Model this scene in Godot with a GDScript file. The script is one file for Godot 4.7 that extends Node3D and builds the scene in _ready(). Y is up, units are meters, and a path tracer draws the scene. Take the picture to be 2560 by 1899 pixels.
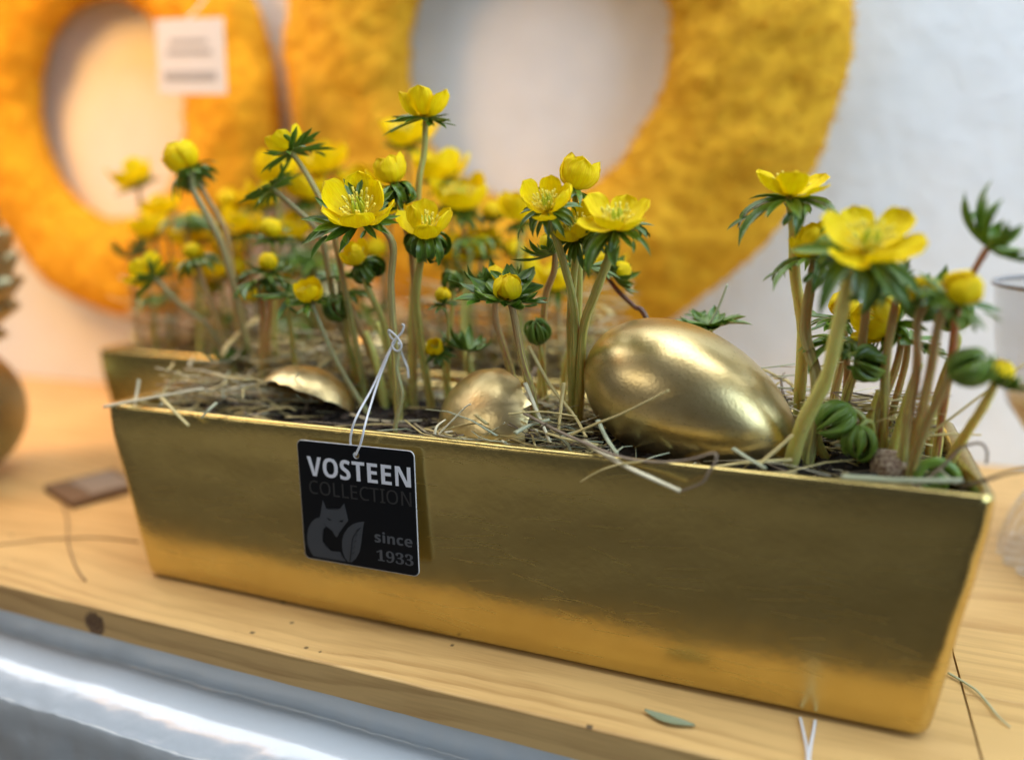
extends Node3D
# Golden planter with winter aconites, eggs and straw on a wooden shelf, two woolly wreaths on the wall behind. Metres, y up; the shelf top is y = 0.

var rng := RandomNumberGenerator.new()
var mats := {}
var used := {}
var petals := {}
var leaves := {}
var extras := {}
var relief := FastNoiseLite.new()


func _ready() -> void:
	rng.seed = 20240311
	relief.seed = 5
	relief.frequency = 1.0
	set_camera()
	set_light()
	make_materials()
	build_setting()
	build_wreaths()
	build_planters()
	build_flowers()
	build_eggs()
	build_tuber()
	build_straw()
	build_tag()
	build_side_things()


func V(x: float, y: float, z: float) -> Vector3:
	return Vector3(x, y, z)


# ---------------------------------------------------------------- camera and light
func set_camera() -> void:
	var cam := Camera3D.new()
	cam.name = "camera"
	var lens := CameraAttributesPhysical.new()
	lens.frustum_focal_length = 24.35
	lens.frustum_focus_distance = 0.274
	lens.frustum_near = 0.01
	lens.frustum_far = 20.0
	lens.exposure_aperture = 2.6
	cam.attributes = lens
	cam.fov = 52.47
	cam.near = 0.01
	cam.far = 20.0
	add_child(cam)
	cam.transform = Transform3D(Basis(V(0.92615, -0.01405, -0.3769), V(-0.0658, 0.97796, -0.19815), V(0.37137, 0.20832, 0.90481)).orthonormalized(), V(0.1204, 0.1579, 0.2326))
	cam.current = true


func set_light() -> void:
	var around := WorldEnvironment.new()
	around.name = "surroundings"
	var e := Environment.new()
	e.background_mode = Environment.BG_COLOR
	e.background_color = Color(0.70, 0.71, 0.74)
	e.background_energy_multiplier = 0.15
	e.tonemap_mode = Environment.TONE_MAPPER_LINEAR
	e.tonemap_exposure = 1.05
	e.sdfgi_enabled = true
	e.ssao_enabled = true
	e.ssil_enabled = true
	around.environment = e
	add_child(around)
	# the cool skylight above the shelf: a glowing panel and an area light of its size just below it
	lamp_panel("skylight_panel", V(-0.35, 1.0, -0.03), Vector2(0.5, 2.9), Color(0.95, 0.97, 1.0), 1.5, V(-0.36, 0, -0.03))
	# the cool window at the right
	lamp_panel("window_panel", V(1.15, 0.55, 0.30), Vector2(0.8, 0.8), Color(0.78, 0.90, 1.0), 0.85, V(-0.05, 0.2, -0.22))
	# added panel that brightens the unseen pavement, which the planter's face mirrors
	lamp_panel("daylight_helper_panel", V(-2.3, 1.5, 2.7), Vector2(1.4, 2.4), Color(1.0, 0.97, 0.92), 3.0, V(-2.3, -0.7, 2.71))
	# the warm spot lamp at the left, by the wall
	var spot := SpotLight3D.new()
	spot.name = "warm_spot"
	spot.light_color = Color(1.0, 0.70, 0.30)
	spot.light_energy = 0.38
	spot.light_size = 0.14
	spot.spot_angle = 41
	spot.spot_angle_attenuation = 0.7
	spot.spot_range = 4.0
	spot.spot_attenuation = 2.0
	spot.shadow_enabled = true
	add_child(spot)
	spot.position = V(-0.60, 0.58, 0.08)
	spot.look_at(V(-0.44, 0.20, -0.29))


func lamp_panel(called: String, at: Vector3, size: Vector2, tint: Color, energy: float, aim: Vector3) -> void:
	var l := AreaLight3D.new()
	l.name = called.replace("_panel", "_area")
	l.area_size = size
	l.light_color = tint
	l.light_energy = energy
	l.area_range = 5.0
	l.area_attenuation = 2.0
	l.shadow_enabled = true
	add_child(l)
	l.position = at
	l.look_at(aim, Vector3.RIGHT if absf(at.y) > 0.8 else Vector3.UP)
	var panel := MeshInstance3D.new()
	var b := BoxMesh.new()
	b.size = Vector3(size.x + 0.04, size.y + 0.04, 0.02)
	panel.mesh = b
	panel.name = called
	var m := StandardMaterial3D.new()
	m.albedo_color = Color(0.9, 0.9, 0.9)
	m.emission_enabled = true
	m.emission = tint
	m.emission_energy_multiplier = 0.8
	panel.material_override = m
	add_child(panel)
	panel.transform = l.transform.translated_local(V(0, 0, 0.014))
	tag(panel, "white glowing skylight panel overhead, outside the picture" if called.begins_with("sky") else "added glowing panel that lights the pavement in front, outside the picture" if called.begins_with("day") else "bright window to the right, outside the picture", "window" if called.begins_with("win") else "skylight")


# ---------------------------------------------------------------- naming helpers
func numbered(called: String) -> String:
	if not used.has(called):
		used[called] = 0
		return called
	used[called] += 1
	return "%s_%03d" % [called, used[called]]


func tag(o: Node, label: String, category: String, group := "") -> Node:
	o.set_meta("label", label)
	o.set_meta("category", category)
	if group:
		o.set_meta("group", group)
	return o


func thing(called: String, label: String, category: String, at: Vector3, group := "") -> Node3D:
	var o := Node3D.new()
	o.name = numbered(called)
	add_child(o)
	o.position = at
	tag(o, label, category, group)
	return o


func obj(called: String, mesh: Mesh, mat: Material, parent: Node = null, at := Transform3D()) -> MeshInstance3D:
	var o := MeshInstance3D.new()
	o.mesh = mesh
	o.material_override = mat
	o.name = called if parent else numbered(called)
	(parent if parent else self).add_child(o, true)
	o.transform = at
	return o


func struct(called: String, mesh: Mesh, mat: Material, at := Transform3D()) -> MeshInstance3D:
	var o := obj(called, mesh, mat, null, at)
	o.set_meta("kind", "structure")
	return o


# ---------------------------------------------------------------- mesh helpers
class Shape:
	var p := PackedVector3Array()
	var t := PackedVector2Array()
	var i := PackedInt32Array()

	func grid(rows: Array, uvs: Array, wrap := false) -> void:
		var first := p.size()
		var n: int = rows[0].size()
		for r in rows.size():
			for k in n:
				p.append(rows[r][k])
				t.append(uvs[r][k])
		for r in rows.size() - 1:
			for k in (n if wrap else n - 1):
				var a := first + r * n + k
				var b := first + r * n + (k + 1) % n
				i.append_array([a, a + n, b, b, a + n, b + n])

	func fan(ring: Array, middle: Vector3) -> void:
		var c := p.size()
		p.append(middle)
		t.append(Vector2(0.5, 0.5))
		for k in ring.size():
			p.append(ring[k])
			t.append(Vector2(0.5, 0.5))
		for k in ring.size():
			i.append_array([c, c + 1 + k, c + 1 + (k + 1) % ring.size()])

	func add(other: Shape, at: Transform3D) -> void:
		var first := p.size()
		for k in other.p.size():
			p.append(at * other.p[k])
			t.append(other.t[k])
		for k in other.i:
			i.append(first + k)

	func volume() -> float:
		var v := 0.0
		for k in range(0, i.size(), 3):
			v += p[i[k]].dot(p[i[k + 1]].cross(p[i[k + 2]]))
		return v

	func mesh(closed := false, smooth := true) -> ArrayMesh:
		var turned := closed and volume() > 0.0
		var st := SurfaceTool.new()
		st.begin(Mesh.PRIMITIVE_TRIANGLES)
		st.set_smooth_group(0 if smooth else -1)
		for k in p.size():
			st.set_uv(t[k])
			st.add_vertex(p[k])
		for k in range(0, i.size(), 3):
			st.add_index(i[k])
			st.add_index(i[k + 2] if turned else i[k + 1])
			st.add_index(i[k + 1] if turned else i[k + 2])
		st.generate_normals()
		return st.commit()


func smooth_line(pts: Array, per := 5) -> PackedVector3Array:
	var out := PackedVector3Array()
	for k in pts.size() - 1:
		var a: Vector3 = pts[maxi(k - 1, 0)]
		var b: Vector3 = pts[k]
		var c: Vector3 = pts[k + 1]
		var d: Vector3 = pts[mini(k + 2, pts.size() - 1)]
		for s in per:
			out.append(b.cubic_interpolate(c, a, d, float(s) / per))
	out.append(pts[-1])
	return out


# a tube along a line; flat < 1 presses it flat
func add_tube(s: Shape, line: PackedVector3Array, r0: float, r1: float, sides := 7, flat := 1.0, knobs := 0.0, whole := false) -> void:
	var rows := []
	var uvs := []
	var side := Vector3.ZERO
	var run := 0.0
	for k in line.size():
		var ahead := (line[mini(k + 1, line.size() - 1)] - line[maxi(k - 1, 0)]).normalized()
		if side == Vector3.ZERO:
			side = ahead.cross(Vector3.UP if absf(ahead.y) < 0.9 else Vector3.RIGHT).normalized()
		side = (side - ahead * side.dot(ahead)).normalized()
		var up := ahead.cross(side)
		var r := lerpf(r0, r1, float(k) / (line.size() - 1))
		if knobs > 0.0:
			r *= 1.0 + knobs * relief.get_noise_3dv(line[k] * 120.0)
		if k > 0:
			run += line[k].distance_to(line[k - 1])
		var row := []
		var uv := []
		for q in sides:
			var a := TAU * q / sides
			row.append(line[k] + (side * cos(a) + up * sin(a) * flat) * r)
			uv.append(Vector2(float(q) / sides, 0.005 + 0.985 * k / (line.size() - 1) if whole else run * 40.0))
		rows.append(row)
		uvs.append(uv)
	s.grid(rows, uvs, true)
	s.fan(rows[0], line[0])
	var last: Array = rows[-1].duplicate()
	last.reverse()
	s.fan(last, line[-1])


func tube(pts: Array, r0: float, r1: float, sides := 7, flat := 1.0, per := 5, knobs := 0.0, whole := false) -> ArrayMesh:
	var s := Shape.new()
	add_tube(s, smooth_line(pts, per), r0, r1, sides, flat, knobs, whole)
	return s.mesh(true)


# a body of revolution about y through [radius, height] points
func lathe(profile: Array, around := 40, wobble := 0.0, freq := 30.0) -> Shape:
	var s := Shape.new()
	var rows := []
	var uvs := []
	for k in profile.size():
		var row := []
		var uv := []
		for q in around:
			var a := TAU * q / around
			var v := V(cos(a) * profile[k].x, profile[k].y, sin(a) * profile[k].x)
			if wobble > 0.0:
				v += V(cos(a), 0, sin(a)) * relief.get_noise_3dv(v * freq) * wobble
			row.append(v)
			uv.append(Vector2(float(q) / around, float(k) / profile.size()))
		rows.append(row)
		uvs.append(uv)
	s.grid(rows, uvs, true)
	return s


# a flat outline with thickness, its face towards +z
func plate(outline: PackedVector2Array, depth: float) -> ArrayMesh:
	var s := Shape.new()
	var tri := Geometry2D.triangulate_polygon(outline)
	for z in [depth, 0.0]:
		var first := s.p.size()
		for q in outline:
			s.p.append(V(q.x, q.y, z))
			s.t.append(q)
		for k in range(0, tri.size(), 3):
			if z > 0.0:
				s.i.append_array([first + tri[k], first + tri[k + 1], first + tri[k + 2]])
			else:
				s.i.append_array([first + tri[k], first + tri[k + 2], first + tri[k + 1]])
	var n := outline.size()
	for k in n:
		var b := (k + 1) % n
		s.i.append_array([k, n + k, b, b, n + k, n + b])
	return s.mesh(true, false)


# ---------------------------------------------------------------- materials
func plain(color: Color, rough: float, metal := 0.0) -> StandardMaterial3D:
	var m := StandardMaterial3D.new()
	m.albedo_color = color.linear_to_srgb()
	m.roughness = rough
	m.metallic = metal
	return m


func noise_image(kind: int, seed_: int, freq: float, octaves: int, w := 512, h := 512) -> Image:
	var n := FastNoiseLite.new()
	n.noise_type = kind
	n.seed = seed_
	n.frequency = freq
	n.fractal_octaves = octaves
	return n.get_seamless_image(w, h)


func normal_tex(kind: int, seed_: int, freq: float, octaves: int, scale: float) -> ImageTexture:
	var im := noise_image(kind, seed_, freq, octaves)
	im.convert(Image.FORMAT_RGBA8)
	im.bump_map_to_normal_map(scale)
	return ImageTexture.create_from_image(im)


# a picture whose every pixel is a mix of colours by a noise image
func blend_tex(im: Image, low: Color, high: Color, sharp := 1.0) -> ImageTexture:
	var w := im.get_width()
	var h := im.get_height()
	var data := PackedByteArray()
	data.resize(w * h * 3)
	var a := low.linear_to_srgb()
	var b := high.linear_to_srgb()
	var src := im.duplicate() as Image
	src.convert(Image.FORMAT_L8)
	var g := src.get_data()
	for k in w * h:
		var f := clampf((g[k] / 255.0 - 0.5) * sharp + 0.5, 0.0, 1.0)
		var c := a.lerp(b, f)
		data[k * 3] = int(c.r * 255.0)
		data[k * 3 + 1] = int(c.g * 255.0)
		data[k * 3 + 2] = int(c.b * 255.0)
	return ImageTexture.create_from_image(Image.create_from_data(w, h, false, Image.FORMAT_RGB8, data))


func tri(m: StandardMaterial3D, per_metre: float) -> StandardMaterial3D:
	m.uv1_triplanar = true
	m.uv1_scale = Vector3.ONE * per_metre
	m.uv1_triplanar_sharpness = 4.0
	return m


# lengthwise streaks: u runs across, v along
func streak_tex(seed_: int, low: Color, high: Color, across: float, along: float, w := 128, h := 256) -> ImageTexture:
	var n := FastNoiseLite.new()
	n.seed = seed_
	n.frequency = 1.0
	n.fractal_octaves = 3
	var data := PackedByteArray()
	data.resize(w * h * 3)
	var a := low.linear_to_srgb()
	var b := high.linear_to_srgb()
	for y in h:
		for x in w:
			var f := clampf(0.5 + 0.8 * n.get_noise_2d(float(x) / w * across, float(y) / h * along), 0.0, 1.0)
			var c := a.lerp(b, f)
			var k := (y * w + x) * 3
			data[k] = int(c.r * 255.0)
			data[k + 1] = int(c.g * 255.0)
			data[k + 2] = int(c.b * 255.0)
	return ImageTexture.create_from_image(Image.create_from_data(w, h, false, Image.FORMAT_RGB8, data))


func leaf_tex(seed_: int, low: Color, high: Color) -> ImageTexture:
	var n := FastNoiseLite.new()
	n.seed = seed_
	n.frequency = 1.0
	var im := Image.create(64, 128, false, Image.FORMAT_RGB8)
	for y in 128:
		for x in 64:
			var u := x / 63.0
			var f := clampf(0.35 + 0.7 * n.get_noise_2d(u * 9.0, y / 128.0 * 2.0) + 0.3 * n.get_noise_2d(u * 30.0, y * 0.2), 0.0, 1.0)
			var c := low.lerp(high, f)
			var margin := smoothstep(0.36, 0.5, absf(u - 0.5) + 0.06 * n.get_noise_2d(u * 4.0, y * 0.15))
			var rib := 1.0 - smoothstep(0.02, 0.05, absf(u - 0.5))
			c = c.lerp(Color(0.26, 0.36, 0.08), 0.55 * margin + 0.35 * rib)
			im.set_pixel(x, y, c.linear_to_srgb())
	return ImageTexture.create_from_image(im)


func streak_normal(seed_: int, across: float, along: float, scale: float) -> ImageTexture:
	var im := streak_tex(seed_, Color(0, 0, 0), Color(1, 1, 1), across, along).get_image()
	im.convert(Image.FORMAT_RGBA8)
	im.bump_map_to_normal_map(scale)
	return ImageTexture.create_from_image(im)


# a stem's skin: pale where it was under the litter, coloured above, the two meeting in streaks and blotches
func stem_tex(seed_: int, low: Color, high: Color, pale_share: float) -> ImageTexture:
	var n := FastNoiseLite.new()
	n.seed = seed_
	n.frequency = 1.0
	n.fractal_octaves = 3
	var w := 64
	var h := 256
	var im := Image.create(w, h, false, Image.FORMAT_RGB8)
	for y in h:
		for x in w:
			var v := float(y) / h
			var a := float(x) / w * TAU
			var streak := n.get_noise_3d(cos(a) * 2.2, sin(a) * 2.2, v * 3.0)
			var blotch := n.get_noise_3d(cos(a) * 5.0, sin(a) * 5.0, v * 14.0 + 9.0)
			var c := low.lerp(high, clampf(0.5 + streak * 0.9, 0.0, 1.0))
			var bare := pale_share - v + streak * 0.55 + blotch * 0.25
			c = c.lerp(Color(0.60, 0.57, 0.16), smoothstep(-0.02, 0.10, bare))
			c = c.lerp(Color(0.20, 0.13, 0.05), 0.5 * smoothstep(0.42, 0.52, blotch))
			im.set_pixel(x, y, c.linear_to_srgb())
	return ImageTexture.create_from_image(im)


func make_materials() -> void:
	var simplex := FastNoiseLite.TYPE_SIMPLEX_SMOOTH
	# gold lacquer of the planters
	var g := plain(Color(1, 1, 1), 1.0, 1.0)
	g.albedo_texture = blend_tex(noise_image(simplex, 11, 0.012, 4), Color(0.59, 0.455, 0.165), Color(0.64, 0.50, 0.19))
	g.roughness_texture = blend_tex(noise_image(simplex, 12, 0.02, 4), Color(0.044, 0.044, 0.044), Color(0.060, 0.060, 0.060))
	g.normal_enabled = true
	g.normal_texture = normal_tex(simplex, 13, 0.05, 4, 5.0)
	g.normal_scale = 0.035
	# fine scratches and wiped streaks in the lacquer
	var worn: Image = g.roughness_texture.get_image()
	for k in 130:
		var y0 := rng.randf() * 512.0
		var x0 := rng.randf() * 512.0
		var slope := rng.randfn() * 0.12
		for q in int(rng.randf_range(12, 90)):
			var px := posmod(int(x0) + q, 512)
			var py := posmod(int(y0 + slope * q), 512)
			worn.set_pixel(px, py, worn.get_pixel(px, py).lightened(0.16))
	g.roughness_texture = ImageTexture.create_from_image(worn)
	mats.gold_lacquer = tri(g, 9.0)
	# gold paint of the eggs, a little brighter and with an orange-peel surface
	var e := plain(Color(1, 1, 1), 1.0, 1.0)
	e.albedo_texture = blend_tex(noise_image(simplex, 21, 0.02, 4), Color(0.68, 0.53, 0.25), Color(0.80, 0.65, 0.34))
	e.roughness_texture = blend_tex(noise_image(simplex, 22, 0.03, 4), Color(0.09, 0.09, 0.09), Color(0.15, 0.15, 0.15))
	e.normal_enabled = true
	e.normal_texture = normal_tex(simplex, 23, 0.06, 3, 6.0)
	e.normal_scale = 0.08
	mats.gold_egg = tri(e, 14.0)
	mats.gold_inside = plain(Color(0.50, 0.28, 0.07), 0.42, 0.7)
	mats.gold_old = plain(Color(0.36, 0.335, 0.20), 0.45, 1.0)
	mats.eggshell_edge = plain(Color(0.75, 0.74, 0.72), 0.7)
	# flower parts
	var pt := plain(Color(1, 1, 1), 0.5)
	pt.metallic_specular = 0.3
	pt.albedo_texture = streak_tex(31, Color(0.93, 0.64, 0.002), Color(1.0, 0.82, 0.006), 22.0, 1.6)
	pt.normal_enabled = true
	pt.normal_texture = streak_normal(33, 26.0, 1.6, 5.0)
	pt.normal_scale = 0.35
	pt.cull_mode = BaseMaterial3D.CULL_DISABLED
	pt.backlight_enabled = true
	pt.backlight = Color(0.72, 0.70, 0.1)
	mats.petal = pt
	mats.stamen = plain(Color(0.80, 0.66, 0.08), 0.5)
	mats.carpel = plain(Color(0.50, 0.56, 0.04), 0.42)
	for a in [["leaf", Color(0.045, 0.110, 0.006), Color(0.15, 0.26, 0.018)], ["leaf_pale", Color(0.10, 0.20, 0.014), Color(0.27, 0.40, 0.06)]]:
		var lf := plain(Color(1, 1, 1), 0.34)
		lf.albedo_texture = leaf_tex(41, a[1], a[2])
		lf.cull_mode = BaseMaterial3D.CULL_DISABLED
		lf.backlight_enabled = true
		lf.backlight = Color(0.34, 0.36, 0.1)
		mats[a[0]] = lf
	var stems := {
		"green": [Color(0.29, 0.33, 0.06), Color(0.47, 0.49, 0.14)], "olive": [Color(0.24, 0.23, 0.07), Color(0.40, 0.37, 0.14)], "grey": [Color(0.25, 0.26, 0.10), Color(0.40, 0.40, 0.20)],
		"pale": [Color(0.60, 0.58, 0.12), Color(0.74, 0.71, 0.22)], "brown": [Color(0.30, 0.20, 0.08), Color(0.48, 0.38, 0.15)], "dark": [Color(0.06, 0.04, 0.03), Color(0.13, 0.09, 0.06)], "red": [Color(0.24, 0.11, 0.05), Color(0.36, 0.22, 0.11)],
	}
	for k in stems:
		var sm := plain(Color(1, 1, 1), 0.4)
		sm.albedo_texture = stem_tex(51 + k.length(), stems[k][0], stems[k][1], {"green": 0.28, "olive": 0.2, "grey": 0.1, "pale": 0.45, "brown": 0.36, "dark": 0.0, "red": 0.15}[k])
		sm.subsurf_scatter_enabled = true
		sm.subsurf_scatter_strength = 0.2
		mats["stem_" + k] = sm
	for a in [["straw", Color(0.46, 0.35, 0.12), Color(0.72, 0.58, 0.27)], ["pale_straw", Color(0.58, 0.50, 0.31), Color(0.74, 0.67, 0.47)], ["grey_straw", Color(0.34, 0.36, 0.22), Color(0.50, 0.50, 0.34)], ["brown_straw", Color(0.17, 0.12, 0.08), Color(0.30, 0.22, 0.14)]]:
		var s := plain(Color(1, 1, 1), 0.5)
		s.albedo_texture = streak_tex(61, a[1], a[2], 8.0, 3.0)
		mats[a[0]] = s
	var soil := plain(Color(1, 1, 1), 0.95)
	soil.albedo_texture = blend_tex(noise_image(FastNoiseLite.TYPE_CELLULAR, 71, 0.04, 3), Color(0.008, 0.006, 0.005), Color(0.05, 0.036, 0.026))
	mats.soil = tri(soil, 18.0)
	mats.bark = plain(Color(0.045, 0.030, 0.020), 0.9)
	# setting
	var wall := plain(Color(1, 1, 1), 0.9)
	wall.albedo_texture = blend_tex(noise_image(simplex, 81, 0.015, 5), Color(0.77, 0.81, 0.845), Color(0.83, 0.86, 0.885))
	wall.normal_enabled = true
	wall.normal_texture = normal_tex(simplex, 82, 0.02, 5, 8.0)
	wall.normal_scale = 0.12
	mats.wall = tri(wall, 3.0)
	var paint := plain(Color(0.47, 0.515, 0.55), 0.30)
	paint.metallic_specular = 0.7
	paint.clearcoat_enabled = true
	paint.clearcoat = 1.0
	paint.clearcoat_roughness = 0.16
	paint.normal_enabled = true
	paint.normal_texture = normal_tex(simplex, 84, 0.03, 5, 8.0)
	paint.normal_scale = 0.06
	mats.gloss_paint = tri(paint, 7.0)
	mats.floor = plain(Color(0.15, 0.13, 0.11), 0.8)
	mats.pavement = plain(Color(0.40, 0.38, 0.34), 0.85)
	mats.wood = wood_material(91, true)
	mats.wood_other = wood_material(97, false)
	# wool; the left wreath's copy has the lamp's warmth put into its colour
	for a in [["wool_ochre", Color(0.54, 0.275, 0.006), Color(0.80, 0.46, 0.020)], ["wool_lamp_warm", Color(0.60, 0.29, 0.006), Color(0.86, 0.47, 0.015)]]:
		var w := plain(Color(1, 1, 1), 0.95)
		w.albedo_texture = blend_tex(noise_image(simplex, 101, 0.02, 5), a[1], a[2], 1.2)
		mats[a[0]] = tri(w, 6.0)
	mats.card_black = plain(Color(0.004, 0.005, 0.007), 0.5)
	mats.card_black.metallic_specular = 0.28
	mats.card_edge = plain(Color(0.62, 0.62, 0.62), 0.7)
	mats.print_white = plain(Color(0.78, 0.79, 0.84), 0.5)
	mats.print_dim = plain(Color(0.024, 0.024, 0.024), 0.4)
	mats.print_grey = plain(Color(0.050, 0.056, 0.066), 0.4)
	mats.print_mid = plain(Color(0.085, 0.09, 0.10), 0.4)
	mats.cord_white = plain(Color(0.74, 0.74, 0.76), 0.75)
	mats.cord_brown = plain(Color(0.36, 0.22, 0.09), 0.8)
	mats.paper = plain(Color(0.78, 0.77, 0.76), 0.75)
	mats.paper_print = plain(Color(0.42, 0.42, 0.43), 0.75)
	mats.brown_card = plain(Color(0.17, 0.095, 0.045), 0.7)
	mats.brown_card_face = plain(Color(0.27, 0.20, 0.14), 0.7)
	var glass := plain(Color(1, 1, 1), 0.04)
	glass.albedo_color = Color(0.60, 0.57, 0.54, 0.34)
	glass.transparency = BaseMaterial3D.TRANSPARENCY_ALPHA
	glass.cull_mode = BaseMaterial3D.CULL_DISABLED
	mats.amber = plain(Color(0.50, 0.29, 0.07), 0.3)
	mats.glass = glass
	mats.glass_edge = plain(Color(0.22, 0.22, 0.23), 0.15)


# pine: growth lines along x, knots and specks; u covers 0.6 m, v 0.36 m
func wood_material(seed_: int, knots: bool) -> StandardMaterial3D:
	var w := 1536
	var h := 768
	var n := FastNoiseLite.new()
	n.seed = seed_
	n.frequency = 1.0
	n.fractal_octaves = 2
	var data := PackedByteArray()
	data.resize(w * h * 3)
	var light := Color(0.68, 0.43, 0.165)
	var dark := Color(0.36, 0.18, 0.05)
	var spots := []
	if knots:
		spots = [[0.84 * 0.6 + 0.0, 0.0, 0.0]]
	var seeds := RandomNumberGenerator.new()
	seeds.seed = seed_
	var specks := []
	for k in 90:
		specks.append(V(seeds.randf() * w, seeds.randf() * h, seeds.randf_range(0.6, 1.9)))
	for y in h:
		var z := float(y) / h * 0.36
		for x in w:
			var u := float(x) / w * TAU
			var cx := cos(u) * 0.8
			var sx := sin(u) * 0.8
			var sway := n.get_noise_3d(cx * 0.6, sx * 0.6, z * 5.0) * 0.010 + n.get_noise_3d(cx * 4.0, sx * 4.0, z * 30.0) * 0.0010
			var ring := fposmod((z + sway) * (95.0 + 0.0 * z) + 1.6 * n.get_noise_2d(z * 14.0, 3.0), 1.0)
			var thick := 0.55 + 0.45 * n.get_noise_2d(floor((z + sway) * 95.0) * 7.3, 11.0)
			var line := smoothstep(0.25, 0.88, ring) * (1.0 - smoothstep(0.90, 1.0, ring))
			var fine := n.get_noise_3d(cx * 5.0, sx * 5.0, z * 900.0)
			var broad := n.get_noise_3d(cx * 1.3, sx * 1.3, z * 22.0 + 40.0)
			var f := clampf(line * 0.56 * thick + fine * 0.20 + broad * 0.30 + 0.08, 0.0, 1.0)
			var c := light.lerp(dark, f)
			c = c.linear_to_srgb()
			var k := (y * w + x) * 3
			data[k] = int(c.r * 255.0)
			data[k + 1] = int(c.g * 255.0)
			data[k + 2] = int(c.b * 255.0)
	for s in specks:
		for dy in range(-3, 4):
			for dx in range(-4, 5):
				var q := Vector2(dx * 0.6, dy)
				if q.length() < s.z:
					var k := (posmod(int(s.y) + dy, h) * w + posmod(int(s.x) + dx, w)) * 3
					for ch in 3:
						data[k + ch] = int(data[k + ch] * 0.5)
	if knots:
		# the dark round knot of the front edge (x = -0.1564, 6.5 mm below the top) and two faint ones on the top
		for kn in [[-0.1564, 0.3437, 0.0056, 0.78], [-0.52, 0.12, 0.009, 0.5]]:
			var kx := fposmod((kn[0] + 1.0) / 0.6, 1.0) * w
			var ky: float = kn[1] / 0.36 * h
			var rx: float = kn[2] / 0.6 * w
			var ry: float = kn[2] / 0.36 * h
			for dy in range(-int(ry * 1.6), int(ry * 1.6) + 1):
				for dx in range(-int(rx * 1.6), int(rx * 1.6) + 1):
					var d := Vector2(dx / rx, dy / ry).length() + n.get_noise_2d(dx * 0.12, dy * 0.12) * 0.15
					var f := (1.0 - smoothstep(0.8, 1.15, d)) * float(kn[3]) * (0.85 + 0.15 * sin(d * 18.0))
					var k := (posmod(int(ky) + dy, h) * w + posmod(int(kx) + dx, w)) * 3
					data[k] = int(lerpf(data[k], 62.0, f))
					data[k + 1] = int(lerpf(data[k + 1], 38.0, f))
					data[k + 2] = int(lerpf(data[k + 2], 24.0, f))
	var m := plain(Color(1, 1, 1), 0.5)
	var im := Image.create_from_data(w, h, false, Image.FORMAT_RGB8, data)
	m.albedo_texture = ImageTexture.create_from_image(im)
	m.metallic_specular = 0.4
	return m


# ---------------------------------------------------------------- the setting: wall, shelf, painted step, floor
const SHELF_FRONT := 0.0254
const WALL_Z := -0.311


func board(x0: float, x1: float, z0: float, z1: float, thick: float) -> ArrayMesh:
	var b := 0.0007
	var profile := [V(0, -thick, z0), V(0, -0.0004, z0), V(0, 0, z0 + 0.0004), V(0, 0, z1 - b), V(0, -b * 0.4, z1 - b * 0.3), V(0, -b, z1), V(0, -thick + b, z1), V(0, -thick, z1 - b)]
	var s := Shape.new()
	var rows := []
	var uvs := []
	var steps := int((x1 - x0) / 0.01) + 1
	for k in steps + 1:
		var x := lerpf(x0, x1, float(k) / steps)
		var row := []
		var uv := []
		for q in profile.size() + 1:
			var a: Vector3 = profile[q % profile.size()]
			var at: Vector3 = a + V(x, 0, 0)
			if absf(a.z - z1) < 0.001 and q != 0:
				at.z += relief.get_noise_2d(x * 25.0, 3.0) * 0.0004
			row.append(at)
			var along := (at.z - WALL_Z) if q < 6 else (z1 - WALL_Z - at.y)
			if q == profile.size():
				along = z1 - WALL_Z + thick + 0.002
			uv.append(Vector2((x + 1.0) / 0.6, along / 0.36))
		rows.append(row)
		uvs.append(uv)
	s.grid(rows, uvs)
	s.fan(rows[0].slice(0, 8), V(x0, -thick / 2, (z0 + z1) / 2))
	var last: Array = rows[-1].slice(0, 8)
	last.reverse()
	s.fan(last, V(x1, -thick / 2, (z0 + z1) / 2))
	return s.mesh(true, false)


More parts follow.
